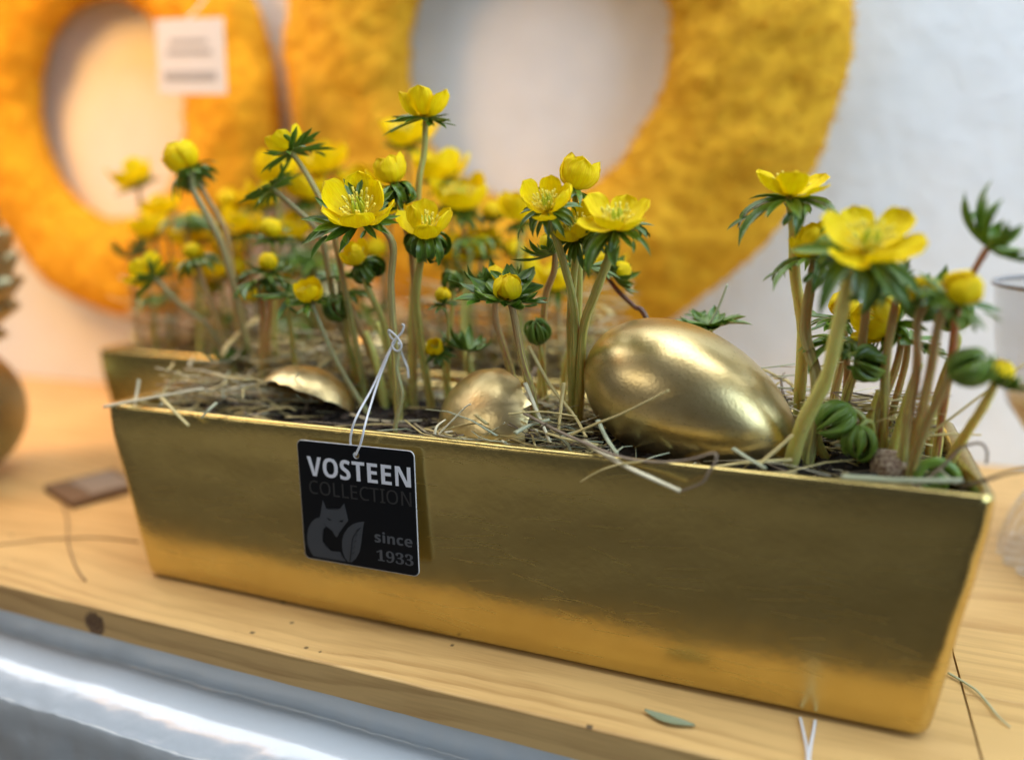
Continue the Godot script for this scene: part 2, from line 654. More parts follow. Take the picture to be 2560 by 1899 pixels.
func build_setting() -> void:
	var b := BoxMesh.new()
	b.size = Vector3(3.4, 2.2, 0.06)
	struct("wall", b, mats.wall, Transform3D(Basis(), V(-0.1, 0.35, WALL_Z - 0.03)))
	b = BoxMesh.new()
	b.size = Vector3(9.0, 0.05, 1.8)
	struct("floor", b, mats.floor, Transform3D(Basis(), V(-1.5, -0.76, 0.6)))
	b = BoxMesh.new()
	b.size = Vector3(9.0, 0.05, 2.8)
	struct("pavement", b, mats.pavement, Transform3D(Basis(), V(-1.5, -0.78, 2.9)))
	var shelf := thing("shelf", "pale pine shelf board that carries the planters, with a dark knot in its front edge", "shelf", Vector3.ZERO)
	obj("board", board(-1.0, 0.1712, WALL_Z + 0.0006, SHELF_FRONT, 0.0133), mats.wood, shelf)
	obj("board", board(0.1719, 0.9, -0.0359, SHELF_FRONT, 0.0133), mats.wood_other, shelf)
	obj("board", board(0.1719, 0.9, WALL_Z + 0.0006, -0.0362, 0.0133), mats.wood_other, shelf)
	# the white painted step below the shelf: upright, tread, rounded nosing, upright
	var s := Shape.new()
	var rows := []
	var uvs := []
	for k in 601:
		var x := -1.0 + 1.9 * k / 600.0
		var rough := relief.get_noise_2d(x * 40.0, 0.0) * 0.0009 + relief.get_noise_2d(x * 160.0, 7.0) * 0.0006
		var line := [V(x, -0.0135, -0.30), V(x, -0.0136, 0.0200), V(x, -0.0137, 0.0205), V(x, -0.0142, 0.0205), V(x, -0.020, 0.0204 + rough * 0.4)]
		var foot := -0.0275 + relief.get_noise_2d(x * 9.0, 4.0) * 0.0012
		line.append(V(x, foot + 0.0006, 0.0205 + rough))
		line.append(V(x, foot + 0.0001, 0.0206 + rough))
		line.append(V(x, foot - 0.0002, 0.0210 + rough))
		line.append(V(x, foot - 0.0006, 0.0220 + rough))
		line.append(V(x, foot - 0.0008, 0.0325))
		line.append(V(x, foot - 0.0009, 0.0345))
		for q in 8:
			var f := q / 7.0
			var tilt := 0.30 + 0.26 * f
			var bump := (relief.get_noise_3d(x * 220.0, q * 0.9, 2.0) * 0.00022 + relief.get_noise_3d(x * 60.0, q * 0.5, 9.0) * 0.0004) * (0.25 + 0.75 * f)
			line.append(V(x, foot - 0.0012 - 0.0107 * f * tan(tilt) + bump, 0.0358 + 0.0107 * f + bump))
		var lip := relief.get_noise_2d(x * 75.0, 21.0) * 0.0011 + relief.get_noise_2d(x * 240.0, 23.0) * 0.0006
		line.append(V(x, foot - 0.0085 + lip, 0.0474))
		line.append(V(x, foot - 0.0095 + lip, 0.0479))
		for q in range(1, 14):
			var fy := foot - 0.0115 - 0.006 * q
			line.append(V(x, fy, 0.048 + relief.get_noise_2d(x * 60.0, fy * 60.0) * 0.0009 + relief.get_noise_2d(x * 14.0, fy * 30.0 + 5.0) * 0.0012))
		line.append(V(x, -0.735, 0.0475))
		var uv := []
		for q in line.size():
			uv.append(Vector2(x, float(q) / line.size()))
		rows.append(line)
		uvs.append(uv)
	s.grid(rows, uvs)
	struct("painted_step", s.mesh(), mats.gloss_paint)


# ---------------------------------------------------------------- wreaths
func wreath_mesh(major: float, minor: float, depth: float, seed_: int) -> Shape:
	var s := Shape.new()
	var rows := []
	var uvs := []
	var n := FastNoiseLite.new()
	n.seed = seed_
	n.frequency = 1.0
	n.fractal_octaves = 4
	for k in 220:
		var a := TAU * k / 220.0
		var row := []
		var uv := []
		for q in 56:
			var c := TAU * q / 56.0
			var out := V(cos(a) * cos(c), sin(a) * cos(c), sin(c))
			var at := V(cos(a) * (major + minor * cos(c)), sin(a) * (major + minor * cos(c)), depth * sin(c))
			var lump := n.get_noise_3dv(at * 14.0) * 0.006 + n.get_noise_3dv(at * 70.0) * 0.0022
			lump *= 1.0 if at.z > 0.0 else 0.3
			row.append(at + out * lump)
			uv.append(Vector2(k / 220.0, q / 56.0))
		rows.append(row)
		uvs.append(uv)
	rows.append(rows[0])
	uvs.append(uvs[0])
	s.grid(rows, uvs, true)
	return s


func make_wreath(label: String, at: Vector3, major: float, minor: float, mat: Material, seed_: int) -> void:
	var t := thing("wreath", label, "wreath", at, "woolly wreaths hanging on the wall")
	var s := wreath_mesh(major, minor, 0.0235, seed_)
	obj("ring", s.mesh(true), mat, t)
	# curly wool tufts that stand off the ring
	var tuft := Shape.new()
	var pts := [Vector3.ZERO, V(0.0010, 0.0016, 0), V(0.0003, 0.0032, 0.001), V(-0.0012, 0.0044, 0)]
	add_tube(tuft, smooth_line(pts, 2), 0.00055, 0.0002, 4)
	var mm := MultiMesh.new()
	mm.transform_format = MultiMesh.TRANSFORM_3D
	mm.mesh = tuft.mesh(true)
	mm.instance_count = 14000
	for k in 14000:
		var p: Vector3 = s.p[rng.randi() % s.p.size()]
		var ring := V(p.x, p.y, 0).normalized() * major
		var out := (p - ring).normalized()
		var y := (out + V(rng.randfn(), rng.randfn(), rng.randfn()) * 0.6).normalized()
		var x := y.cross(V(rng.randfn(), rng.randfn(), rng.randfn())).normalized()
		mm.set_instance_transform(k, Transform3D(Basis(x, y, x.cross(y)).scaled(Vector3.ONE * rng.randf_range(0.5, 1.15)), p - out * 0.001))
	var o := MultiMeshInstance3D.new()
	o.multimesh = mm
	o.name = "wool_tufts"
	o.material_override = mat
	o.set_meta("kind", "stuff")
	t.add_child(o, true)


func build_wreaths() -> void:
	make_wreath("ochre woolly wreath on the wall in the middle, behind the tallest flower", V(-0.076, 0.2635, -0.2865), 0.1475, 0.0525, mats.wool_ochre, 3)
	make_wreath("woolly wreath on the wall at left, lamp warmth put into its wool colour, with a white paper tag before it", V(-0.466, 0.2500, -0.2865), 0.1350, 0.0420, mats.wool_lamp_warm, 8)
	var t := thing("paper_tag", "white square paper tag hanging on the left wreath", "tag", V(-0.298, 0.2685, -0.21))
	var b := BoxMesh.new()
	b.size = V(0.054, 0.049, 0.0008)
	obj("card", b, mats.paper, t)
	for row in [[0.010, 0.030, 0.0025], [0.003, 0.036, 0.003], [-0.0125, 0.042, 0.0058]]:
		b = BoxMesh.new()
		b.size = V(row[1], row[2], 0.0003)
		obj("print", b, mats.paper_print, t, Transform3D(Basis(), V(-0.001, row[0], 0.0006)))
	obj("string", tube([V(-0.002, 0.0235, 0), V(-0.004, 0.05, -0.03), V(-0.012, 0.085, -0.05)], 0.0005, 0.0005, 5), mats.cord_white, t)
	t.rotation = Vector3(0.0, 0.12, -0.05)


# ---------------------------------------------------------------- planters
const P_LONG := 0.3375
const P_HIGH := 0.0808
const P_DEEP := 0.09


func planter_ring(inset: float, y: float, wobble: float) -> Array:
	var lean := 1.0 - y / P_HIGH
	var a := P_LONG / 2 - 0.0105 * lean - inset
	var c := P_DEEP / 2 - 0.004 * lean - inset
	var r := maxf(0.0058 - inset * 0.7, 0.0020)
	var ring := []
	var corners := [V(a - r, 0, c - r), V(-a + r, 0, c - r), V(-a + r, 0, -c + r), V(a - r, 0, -c + r)]
	var starts := [0.0, PI / 2, PI, PI * 1.5]
	for k in 4:
		for q in 7:
			var g: float = starts[k] + PI / 2 * q / 6.0
			ring.append(corners[k] + V(cos(g) * r, y, sin(g) * r))
		var from: Vector3 = ring[-1]
		var to: Vector3 = corners[(k + 1) % 4] + V(cos(starts[k] + PI / 2) * r, y, sin(starts[k] + PI / 2) * r)
		var steps := 44 if k % 2 == 0 else 12
		for q in range(1, steps):
			ring.append(from.lerp(to, float(q) / steps))
	for k in ring.size():
		var v: Vector3 = ring[k]
		var out := V(v.x * 0.2, 0, v.z).normalized()
		ring[k] = v + out * (relief.get_noise_3dv(v * V(16, 34, 16)) * 0.55 + relief.get_noise_3dv(v * V(45, 110, 45)) * 0.12) * wobble
	return ring


func planter_mesh() -> ArrayMesh:
	var s := Shape.new()
	var profile := [Vector2(0.006, 0.0006), Vector2(0.0025, 0.0008), Vector2(0.0008, 0.0016), Vector2(0.0001, 0.0034)]
	for k in range(1, 20):
		var high := lerpf(0.004, P_HIGH - 0.003, k / 20.0)
		profile.append(Vector2(0.0010 * pow(maxf(0.0, (high - P_HIGH + 0.016) / 0.013), 2.0), high))
	profile.append_array([Vector2(0.0010, P_HIGH - 0.0028), Vector2(0.0013, P_HIGH - 0.0013), Vector2(0.0018, P_HIGH - 0.0004), Vector2(0.0026, P_HIGH), Vector2(0.0034, P_HIGH - 0.0001), Vector2(0.0046, P_HIGH - 0.0009), Vector2(0.0054, P_HIGH - 0.0026), Vector2(0.0058, P_HIGH - 0.007), Vector2(0.0062, P_HIGH - 0.03), Vector2(0.0066, 0.006)])
	var rows := []
	var uvs := []
	for q in profile:
		var ring := planter_ring(q.x, q.y, 0.0009)
		ring.append(ring[0])
		rows.append(ring)
		var uv := []
		for k in ring.size():
			uv.append(Vector2(float(k) / ring.size(), q.y * 10.0))
		uvs.append(uv)
	s.grid(rows, uvs)
	s.fan(rows[0].slice(0, -1), V(0, 0.0006, 0))
	var last: Array = rows[-1].slice(0, -1)
	last.reverse()
	s.fan(last, V(0, 0.006, 0))
	return s.mesh(true)


func soil_mesh(y: float, seed_: float) -> ArrayMesh:
	var s := Shape.new()
	var rows := []
	var uvs := []
	for k in 91:
		var row := []
		var uv := []
		for q in 31:
			var x := lerpf(-0.1595, 0.1595, k / 90.0)
			var z := lerpf(-0.0392, 0.0392, q / 30.0)
			var edge := minf(0.0392 - absf(z), 0.1595 - absf(x))
			var up := 0.005 * smoothstep(0.0, 0.025, edge)
			up += relief.get_noise_3d(x * 60.0, z * 60.0, seed_) * 0.003 + relief.get_noise_3d(x * 260.0, z * 260.0, seed_) * 0.0016
			row.append(V(x, y + up, z))
			uv.append(Vector2(x, z))
		rows.append(row)
		uvs.append(uv)
	s.grid(rows, uvs)
	return s.mesh()


func strand_pile(shape: Shape, count: int, x0: float, x1: float, z0: float, z1: float, y: float, high: float, r := 0.00052) -> void:
	for k in count:
		var c := V(rng.randf_range(x0, x1), y + rng.randf() * rng.randf() * high, rng.randf_range(z0, z1))
		var turn := rng.randf() * TAU
		var dir := V(cos(turn) * 1.4, rng.randfn() * 0.16, sin(turn) * 0.7).normalized()
		var half := rng.randf_range(0.006, 0.021)
		var bow := V(rng.randfn(), rng.randfn() * 0.5, rng.randfn()) * half * 0.16
		var a := c - dir * half
		var b := c + dir * half
		for e in 2:
			var v: Vector3 = a if e == 0 else b
			v.x = clampf(v.x, -0.158, 0.158)
			v.z = clampf(v.z, -0.0375, 0.0375)
			v.y = maxf(v.y, y - 0.004)
			if e == 0:
				a = v
			else:
				b = v
		var w := r * rng.randf_range(0.5, 1.7) * (1.9 if rng.randf() < 0.14 else 1.0)
		add_tube(shape, PackedVector3Array([a, a.lerp(b, 0.35) + bow, a.lerp(b, 0.7) + bow, b]), w, w * 0.7, 4, 0.4)


func make_planter(label: String, at: Vector3, seed_: float) -> Node3D:
	var t := thing("planter", label, "planter", at, "golden planters on the shelf")
	obj("trough", extras.planter, mats.gold_lacquer, t)
	return t


func build_planters() -> void:
	extras.planter = planter_mesh()
	make_planter("long golden ceramic planter in front, with a black tag on its face", V(0, 0, -0.045), 1.0)
	make_planter("golden planter behind the front one, shifted left and out of focus", V(-0.132, 0, -0.1515), 2.0)
	for k in 2:
		var at := V(0, 0, -0.045) if k == 0 else V(-0.132, 0, -0.1515)
		var soil := obj("potting_soil", soil_mesh(0.0715, 3.0 + k * 9.0), mats.soil, null, Transform3D(Basis(), at))
		tag(soil, "dark crumbly potting soil in the front planter" if k == 0 else "dark potting soil in the rear planter under straw", "soil")
		soil.set_meta("kind", "stuff")
		# crumbs of soil and bark lying on the bed
		var crumb := Shape.new()
		crumb.add(lathe([Vector2(0.0001, -0.8), Vector2(0.7, -0.5), Vector2(1.0, 0.05), Vector2(0.6, 0.6), Vector2(0.0001, 0.75)], 7, 0.5, 1.3), Transform3D())
		var mm := MultiMesh.new()
		mm.transform_format = MultiMesh.TRANSFORM_3D
		mm.mesh = crumb.mesh(true, false)
		mm.instance_count = 1500
		for q in 1500:
			var where := V(rng.randf_range(-0.157, 0.157), 0.0, rng.randf_range(-0.0375, 0.0375))
			var edge := minf(0.0392 - absf(where.z), 0.1595 - absf(where.x))
			where.y = 0.0718 + 0.005 * smoothstep(0.0, 0.025, edge) + rng.randf_range(-0.0005, 0.0016)
			var size := rng.randf_range(0.0004, 0.0015) * (1.6 if rng.randf() < 0.1 else 1.0)
			mm.set_instance_transform(q, Transform3D(Basis.from_euler(V(rng.randf() * TAU, rng.randf() * TAU, rng.randf() * TAU)).scaled(V(size, size * 0.8, size * 1.3)), where))
		var crumbs := MultiMeshInstance3D.new()
		crumbs.multimesh = mm
		crumbs.material_override = mats.bark
		crumbs.name = "soil_crumbs"
		crumbs.set_meta("kind", "stuff")
		soil.add_child(crumbs, true)
		var piles := {}
		for m in ["straw", "pale_straw", "brown_straw", "grey_straw"]:
			piles[m] = Shape.new()
		for m in piles:
			var share: float = {"straw": 1.0, "pale_straw": 0.35, "brown_straw": 0.6, "grey_straw": 0.35}[m]
			if k == 0:
				strand_pile(piles[m], int(210 * share), -0.158, -0.085, -0.037, 0.030, 0.074, 0.024, 0.0005)
				strand_pile(piles[m], int(300 * share), -0.158, -0.055, -0.037, -0.010, 0.076, 0.034, 0.0007)
				strand_pile(piles[m], int(170 * share), -0.010, 0.045, -0.02, 0.0375, 0.074, 0.014)
				strand_pile(piles[m], int(90 * share), -0.08, 0.10, -0.037, -0.012, 0.075, 0.013)
				strand_pile(piles[m], int(230 * share), 0.075, 0.158, -0.037, 0.002, 0.074, 0.032)
				strand_pile(piles[m], int(30 * share), 0.03, 0.158, 0.0, 0.0375, 0.074, 0.008)
				strand_pile(piles[m], int(14 * share), -0.075, 0.0, 0.0, 0.0375, 0.073, 0.006)
			else:
				strand_pile(piles[m], int(850 * share), -0.158, 0.158, -0.0375, 0.0375, 0.074, 0.055, 0.0007)
		for m in piles:
			var kind: String = {"straw": "loose yellow straw", "pale_straw": "bleached pale straw", "brown_straw": "brown rootlets and stalks", "grey_straw": "grey-green hay"}[m]
			var pile := obj("straw_litter", piles[m].mesh(true), mats[m], null, Transform3D(Basis(), at))
			tag(pile, kind + (" strewn over the soil of the front planter" if k == 0 else " strewn over the rear planter, out of focus"), "straw")
			pile.set_meta("kind", "stuff")


# ---------------------------------------------------------------- flowers
# one petal of unit length: radial +x, flower axis +y; th0, th1 are its angles from the axis at foot and tip, roll the radius of its cross curve
func petal_shape(th0: float, th1: float, wide: float, roll: float, seed_: int) -> ArrayMesh:
	var s := Shape.new()
	var rows := []
	var uvs := []
	var n := FastNoiseLite.new()
	n.seed = seed_
	n.frequency = 1.0
	var r := 0.07
	var y := 0.0
	var steps := 12
	for k in steps + 1:
		var f := float(k) / steps
		var th := deg_to_rad(lerpf(th0, th1, smoothstep(-0.15, 1.0, f)))
		if k > 0:
			r += sin(th) / steps
			y += cos(th) / steps
		var w := wide * clampf(pow(f * 1.05 + 0.05, 0.62), 0.0, 1.0) * sqrt(maxf(0.0, 1.0 - pow(f, 4.2))) + 0.012
		var row := []
		var uv := []
		for q in 9:
			var t := q / 4.0 - 1.0
			var a := clampf(w * t / roll, -1.4, 1.4)
			var inward := V(-cos(th), sin(th), 0)
			var at := V(r, y, 0) + V(0, 0, 1) * sin(a) * roll + inward * (1.0 - cos(a)) * roll
			at += inward * n.get_noise_2d(t * 1.6 + seed_, f * 2.2) * 0.09 * f
			at.x = maxf(at.x, 0.012)
			row.append(at)
			uv.append(Vector2(q / 8.0, f))
		rows.append(row)
		uvs.append(uv)
	s.grid(rows, uvs)
	return s.mesh()


# one cut leaf of unit length made of finger lobes, some forked: radial +x, axis +y
func add_lobe(s: Shape, turn: float, tw: float, from: Vector2, e0: float, e1: float, long: float, w: float) -> Array:
	var r := from.x
	var y := from.y
	var rows := []
	var uvs := []
	var half := Vector2(r, y)
	var half_th := e0
	var steps := 9
	for k in steps + 1:
		var f := float(k) / steps
		var deg := lerpf(e0, e1, f * f * (1.4 - 0.4 * f))
		var th := deg_to_rad(deg)
		if k > 0:
			r += sin(th) / steps * long
			y += cos(th) / steps * long
		if k == 5:
			half = Vector2(r, y)
			half_th = deg
		var ww := w * (0.42 + 0.58 * sin(PI * clampf(f * 0.95 + 0.02, 0, 1))) * (1.0 - smoothstep(0.80, 1.0, f) * 0.92)
		var dir := V(cos(turn + tw * f * 0.5), 0, sin(turn + tw * f * 0.5))
		var side := V(-dir.z, 0, dir.x)
		var inward := V(0, sin(th), 0) - dir * cos(th)
		var c := dir * r + V(0, y, 0)
		rows.append([c - side * ww + inward * ww * 0.42, c - side * ww * 0.5 + inward * ww * 0.1, c - inward * ww * 0.16, c + side * ww * 0.5 + inward * ww * 0.1, c + side * ww + inward * ww * 0.42])
		uvs.append([Vector2(0, f), Vector2(0.25, f), Vector2(0.5, f), Vector2(0.75, f), Vector2(1, f)])
	s.grid(rows, uvs)
	return [half, half_th]


func leaf_shape(th0: float, th1: float, lobes: int, spread: float, wide: float, seed_: int) -> ArrayMesh:
	var s := Shape.new()
	var g := RandomNumberGenerator.new()
	g.seed = seed_
	for l in lobes:
		var f_l := (float(l) / (lobes - 1) - 0.5) * 2.0 if lobes > 1 else 0.0
		var turn := deg_to_rad(f_l * spread + g.randf_range(-8, 8))
		var long := (1.0 - 0.30 * absf(f_l)) * g.randf_range(0.72, 1.12)
		var tw := g.randf_range(-0.55, 0.55)
		var e1 := th1 + g.randf_range(-38, 38)
		var w := wide * g.randf_range(0.8, 1.2)
		var mid := add_lobe(s, turn, tw, Vector2(0.05, 0.0), th0 + g.randf_range(-12, 12), e1, long, w)
		if g.randf() < 0.6:
			var way := deg_to_rad(g.randf_range(10, 17)) * (1.0 if g.randf() < 0.5 else -1.0)
			add_lobe(s, turn + tw * 0.28 + way, way * 2.0, mid[0] * 0.94, mid[1], mid[1] + (e1 - mid[1]) * g.randf_range(0.3, 1.3), long * g.randf_range(0.26, 0.42), w * 0.62)
	return s.mesh()


# a quarter of a folded leaf ball of unit radius: fingers lie on the ball like ribs and meet at its tip (+y)
func globe_leaf(lobes: int, seed_: int) -> ArrayMesh:
	var s := Shape.new()
	var g := RandomNumberGenerator.new()
	g.seed = seed_
	for l in lobes:
		var turn := deg_to_rad((float(l) - (lobes - 1) * 0.5) * 90.0 / lobes + g.randf_range(-4, 4))
		var size := g.randf_range(0.80, 1.12)
		var last := deg_to_rad(g.randf_range(-10, 60))
		var bend := g.randf_range(-0.45, 0.45)
		var rows := []
		var uvs := []
		for k in 15:
			var f := k / 14.0
			var psi := lerpf(deg_to_rad(174), last, f)
			var az := turn + bend * f * f
			var c := V(sin(psi) * cos(az), 1.0 + cos(psi) * 1.12, sin(psi) * sin(az)) * size
			var out := V(sin(psi) * cos(az), cos(psi), sin(psi) * sin(az))
			var side := V(-sin(az), 0, cos(az))
			var w := (0.045 + 0.098 * sin(PI * clampf(f * 0.92 + 0.06, 0, 1))) * (1.0 - 0.85 * smoothstep(0.86, 1.0, f)) * size
			rows.append([c - side * w - out * w * 0.9, c - side * w * 0.75, c + out * w * 0.9, c + side * w * 0.75, c + side * w - out * w * 0.9])
			uvs.append([Vector2(0, f), Vector2(0.25, f), Vector2(0.5, f), Vector2(0.75, f), Vector2(1, f)])
		s.grid(rows, uvs)
	return s.mesh()


func make_flower_parts() -> void:
	var kinds := {"open": [96, 42, 0.46, 0.70], "cup": [100, 10, 0.45, 0.58], "half": [100, -16, 0.48, 0.50], "bud": [104, -66, 0.42, 0.36]}
	for k in kinds:
		petals[k] = []
		for v in 4:
			var d: Array = kinds[k]
			petals[k].append(petal_shape(d[0], d[1] + [0, 9, -8, 4][v], d[2] * [1.0, 0.92, 1.06, 0.97][v], d[3], v * 7 + k.length()))
	var ruffs := {"spread": [88, 84, 6, 50, 0.082], "droop": [92, 150, 7, 54, 0.078], "up": [74, 18, 6, 52, 0.09], "tray": [82, 72, 6, 50, 0.14], "curl": [96, 330, 7, 50, 0.085]}
	for k in ruffs:
		leaves[k] = []
		for v in 5:
			var d: Array = ruffs[k]
			leaves[k].append(leaf_shape(d[0], d[1], d[2], d[3], d[4], v * 13 + k.length() * 3 + 1))
	leaves["globe"] = []
	for v in 3:
		leaves["globe"].append(globe_leaf(6, v * 5 + 2))
	# stamens and carpels of unit petal length
	extras.stamens = []
	for v in 2:
		var s := Shape.new()
		for k in 26:
			var a := TAU * k / 26.0 + rng.randf_range(-0.1, 0.1)
			var lean := rng.randf_range(0.28, 0.75)
			var tall := rng.randf_range(0.30, 0.48)
			var foot := V(cos(a) * 0.10, 0.02, sin(a) * 0.10)
			var tip := foot + V(cos(a) * sin(lean), cos(lean), sin(a) * sin(lean)) * tall
			add_tube(s, PackedVector3Array([foot, foot.lerp(tip, 0.5) + V(0, 0.02, 0), tip]), 0.013, 0.011, 4)
			var up := (tip - foot).normalized()
			add_tube(s, PackedVector3Array([tip - up * 0.01, tip + up * 0.012, tip + up * 0.055, tip + up * 0.10]), 0.030, 0.026, 5)
		extras.stamens.append(s.mesh(true))
	var c := Shape.new()
	for k in 6:
		var a := TAU * k / 6.0
		var out := V(cos(a), 0, sin(a))
		var prev := PackedVector3Array()
		for q in 7:
			var f := q / 6.0
			prev.append(out * (0.05 + 0.075 * sin(PI * f * 0.8)) + V(0, 0.04 + 0.44 * f, 0))
		add_tube(c, prev, 0.062, 0.016, 6)
	extras.carpels = c.mesh(true)


func upright(axis: Vector3, roll: float) -> Basis:
	var y := axis.normalized()
	var x := y.cross(V(0.3, 0.1, 1)).normalized()
	return Basis(x, y, x.cross(y)) * Basis(Vector3.UP, roll)


func make_aconite(d: Array, group: String) -> void:
	var kind: String = d[1]
	var ruff: String = d[2]
	var pts: Array = d[8]
	var base: Vector3 = pts[0]
	var foot := base
	if foot.y > 0.0725 and pts.size() > 1:
		var down: Vector3 = (pts[0] - pts[1]).normalized()
		down = (down + V(0, -1.2, 0)).normalized()
		foot = base + down * (base.y - 0.071) / maxf(-down.y, 0.3)
	var t := thing("winter_aconite", d[0], "flower" if kind in ["open", "cup", "half"] else "flower bud" if kind == "bud" else "leaf shoot" if kind != "stub" else "stem", foot, group)
	if kind == "coil":
		var coil := []
		for k in 15:
			var a := k * 0.55
			coil.append(base - foot + V(cos(a) * (0.006 - k * 0.0003), sin(a) * (0.006 - k * 0.0003) - 0.001, k * 0.0004))
		obj("stem", tube([V(0, -0.004, 0), (base - foot) * 0.4] + coil, 0.0019, 0.0011, 8, 1.0, 3), mats.leaf_pale, t)
		return
	var local := []
	if foot.distance_to(base) > 0.001:
		local.append(Vector3.ZERO)
	for p in pts:
		local.append(p - foot)
	for k in range(1, local.size() - 1):
		local[k] += V(rng.randfn(), rng.randfn() * 0.3, rng.randfn()) * 0.0006
	var r: float = d[6] * 0.001 * (0.88 if base.x < 0.1 else 1.0)
	obj("stem", tube(local, r * 1.12, r * 0.74, 10, 0.9, 5, 0.18, true), mats["stem_" + d[3]], t)
	if kind == "stub":
		return
	var head: Vector3 = pts[-1] - foot
	var face := upright(d[7], rng.randf() * TAU)
	if kind == "globe" and ruff in ["none", "up"]:
		ruff = "globe"
	if ruff != "none" or kind == "globe":
		var size: float = d[5] * 0.001
		var count := 4 if ruff == "globe" else 3
		for k in count:
			var turn := Basis(Vector3.UP, TAU * k / count + rng.randf_range(-0.3, 0.3)) * Basis(Vector3.BACK, 0.0 if ruff == "globe" else rng.randf_range(-0.28, 0.22))
			var sc := size * (rng.randf_range(0.9, 1.12) if ruff == "globe" else rng.randf_range(0.82, 1.3)) * (0.52 if ruff == "globe" else 1.3 if ruff == "curl" else 1.2)
			var m: Material = mats.leaf_pale if ruff == "globe" and rng.randf() < 0.85 or group.begins_with("winter") and foot.x > 0.1 and rng.randf() < 0.35 else mats.leaf
			obj("leaf", leaves[ruff][rng.randi() % leaves[ruff].size()], m, t, Transform3D((face * turn).scaled(Vector3.ONE * sc), head - face.y * (0.0004 if ruff != "globe" else -0.0002)))
	if kind in ["none", "globe"]:
		return
	var long: float = d[4] * 0.001 * (1.0 if kind == "open" else 1.15) * (1.0 if group.begins_with("winter") else 1.35)
	for k in 6:
		var turn := Basis(Vector3.UP, TAU * k / 6.0 + rng.randf_range(-0.10, 0.10)) * Basis(Vector3.BACK, rng.randf_range(-0.17, 0.17) + (0.10 if k % 2 else -0.08))
		obj("petal", petals[kind][rng.randi() % 4], mats.petal, t, Transform3D((face * turn).scaled(Vector3.ONE * long * rng.randf_range(0.93, 1.06)), head + face.y * (0.0004 + 0.0003 * (k % 2))))
	if kind != "bud":
		var st := obj("stamens", extras.stamens[rng.randi() % 2], mats.stamen, t, Transform3D(face.scaled(Vector3.ONE * long), head))
		st.set_meta("kind", "stuff")
		obj("carpels", extras.carpels, mats.carpel, t, Transform3D(face.scaled(Vector3.ONE * long), head))


func build_flowers() -> void:
	make_flower_parts()
	for d in front_plants():
		make_aconite(d, "winter aconites growing in the front planter")
	for d in rear_plants():
		make_aconite(d, "blurred winter aconites in the rear planter")


# ---------------------------------------------------------------- eggs and shells
func egg_profile(long: float, radius: float, steps := 40) -> Array:
	var out := []
	for k in steps + 1:
		var a := PI * k / steps
		var y := -cos(a) * long / 2
		var f := -cos(a)
		out.append(Vector2(maxf(sin(a) * radius * (1.0 - 0.13 * f - 0.03 * f * f), 0.00002), y))
	return out


# a broken piece of eggshell: the cap of an egg about +y, out to the ragged angle, 0.6 mm thick
func shell_piece(t: Node3D, radius: float, tall: float, radius_z: float, reach: float, ragged: float, seed_: float, edge: Material) -> void:
	var sheets := [[], []]
	for k in 15:
		for side in 2:
			var row := []
			for q in 56:
				var a := TAU * q / 56.0
				var far := reach + ragged * (relief.get_noise_2d(cos(a) * 2.2 + seed_, sin(a) * 2.2) + 0.22 * relief.get_noise_2d(cos(a) * 5.0 + seed_, sin(a) * 5.0))
				var th := far * k / 14.0
				var r := radius - 0.0006 * side
				var rz := radius_z - 0.0006 * side
				var v := V(sin(th) * cos(a) * r, cos(th) * (tall - 0.0006 * side), sin(th) * sin(a) * rz)
				row.append(v * (1.0 + 0.022 * relief.get_noise_3dv(v * 55.0)))
			sheets[side].append(row)
	var uv := []
	for k in 15:
		var row := []
		for q in 56:
			row.append(Vector2(q / 56.0, k / 14.0))
		uv.append(row)
	for side in 2:
		var s := Shape.new()
		s.grid(sheets[side], uv, true)
		if side == 0:
			obj("outer_face", s.mesh(), mats.gold_egg, t)
		else:
			obj("inner_face", s.mesh(), mats.gold_inside, t)
	var rim := Shape.new()
	rim.grid([sheets[0][14], sheets[1][14]], [uv[0], uv[1]], true)
	obj("broken_edge", rim.mesh(), edge, t)


# the egg's gold paint with a rubbed grey patch near its pointed end and small scuffs
func worn_gold() -> StandardMaterial3D:
	var n := FastNoiseLite.new()
	n.seed = 131
	n.frequency = 1.0
	n.fractal_octaves = 4
	var im := Image.create(512, 512, false, Image.FORMAT_RGB8)
	for y in 512:
		for x in 512:
			var u := x / 512.0
			var v := y / 512.0
			var p := V(cos(u * TAU), sin(u * TAU), 0) * sin(v * PI) + V(0, 0, -cos(v * PI))
			var f := clampf(0.5 + 0.7 * n.get_noise_3dv(p * 3.0), 0.0, 1.0)
			var c := Color(0.66, 0.50, 0.22).lerp(Color(0.80, 0.64, 0.32), f)
			var grain := n.get_noise_3dv(p * 26.0) + 0.7 * n.get_noise_3dv(p * 70.0)
			var d := Vector2((u - 0.285) * 3.6, v - 0.845).length()
			c = c.lerp(Color(0.36, 0.35, 0.30), 0.75 * smoothstep(0.0, 0.18, 0.16 - d * 2.2 + grain * 0.22))
			c = c.lerp(Color(0.34, 0.24, 0.10), 0.6 * smoothstep(0.52, 0.66, grain))
			im.set_pixel(x, y, c.linear_to_srgb())
	var m := mats.gold_egg.duplicate() as StandardMaterial3D
	m.uv1_triplanar = false
	m.uv1_scale = Vector3.ONE
	m.albedo_texture = ImageTexture.create_from_image(im)
	m.roughness_texture = null
	m.roughness = 0.34
	m.uv2_triplanar = false
	m.normal_texture = normal_tex(FastNoiseLite.TYPE_SIMPLEX_SMOOTH, 133, 0.16, 3, 6.0)
	m.normal_scale = 0.03
	return m


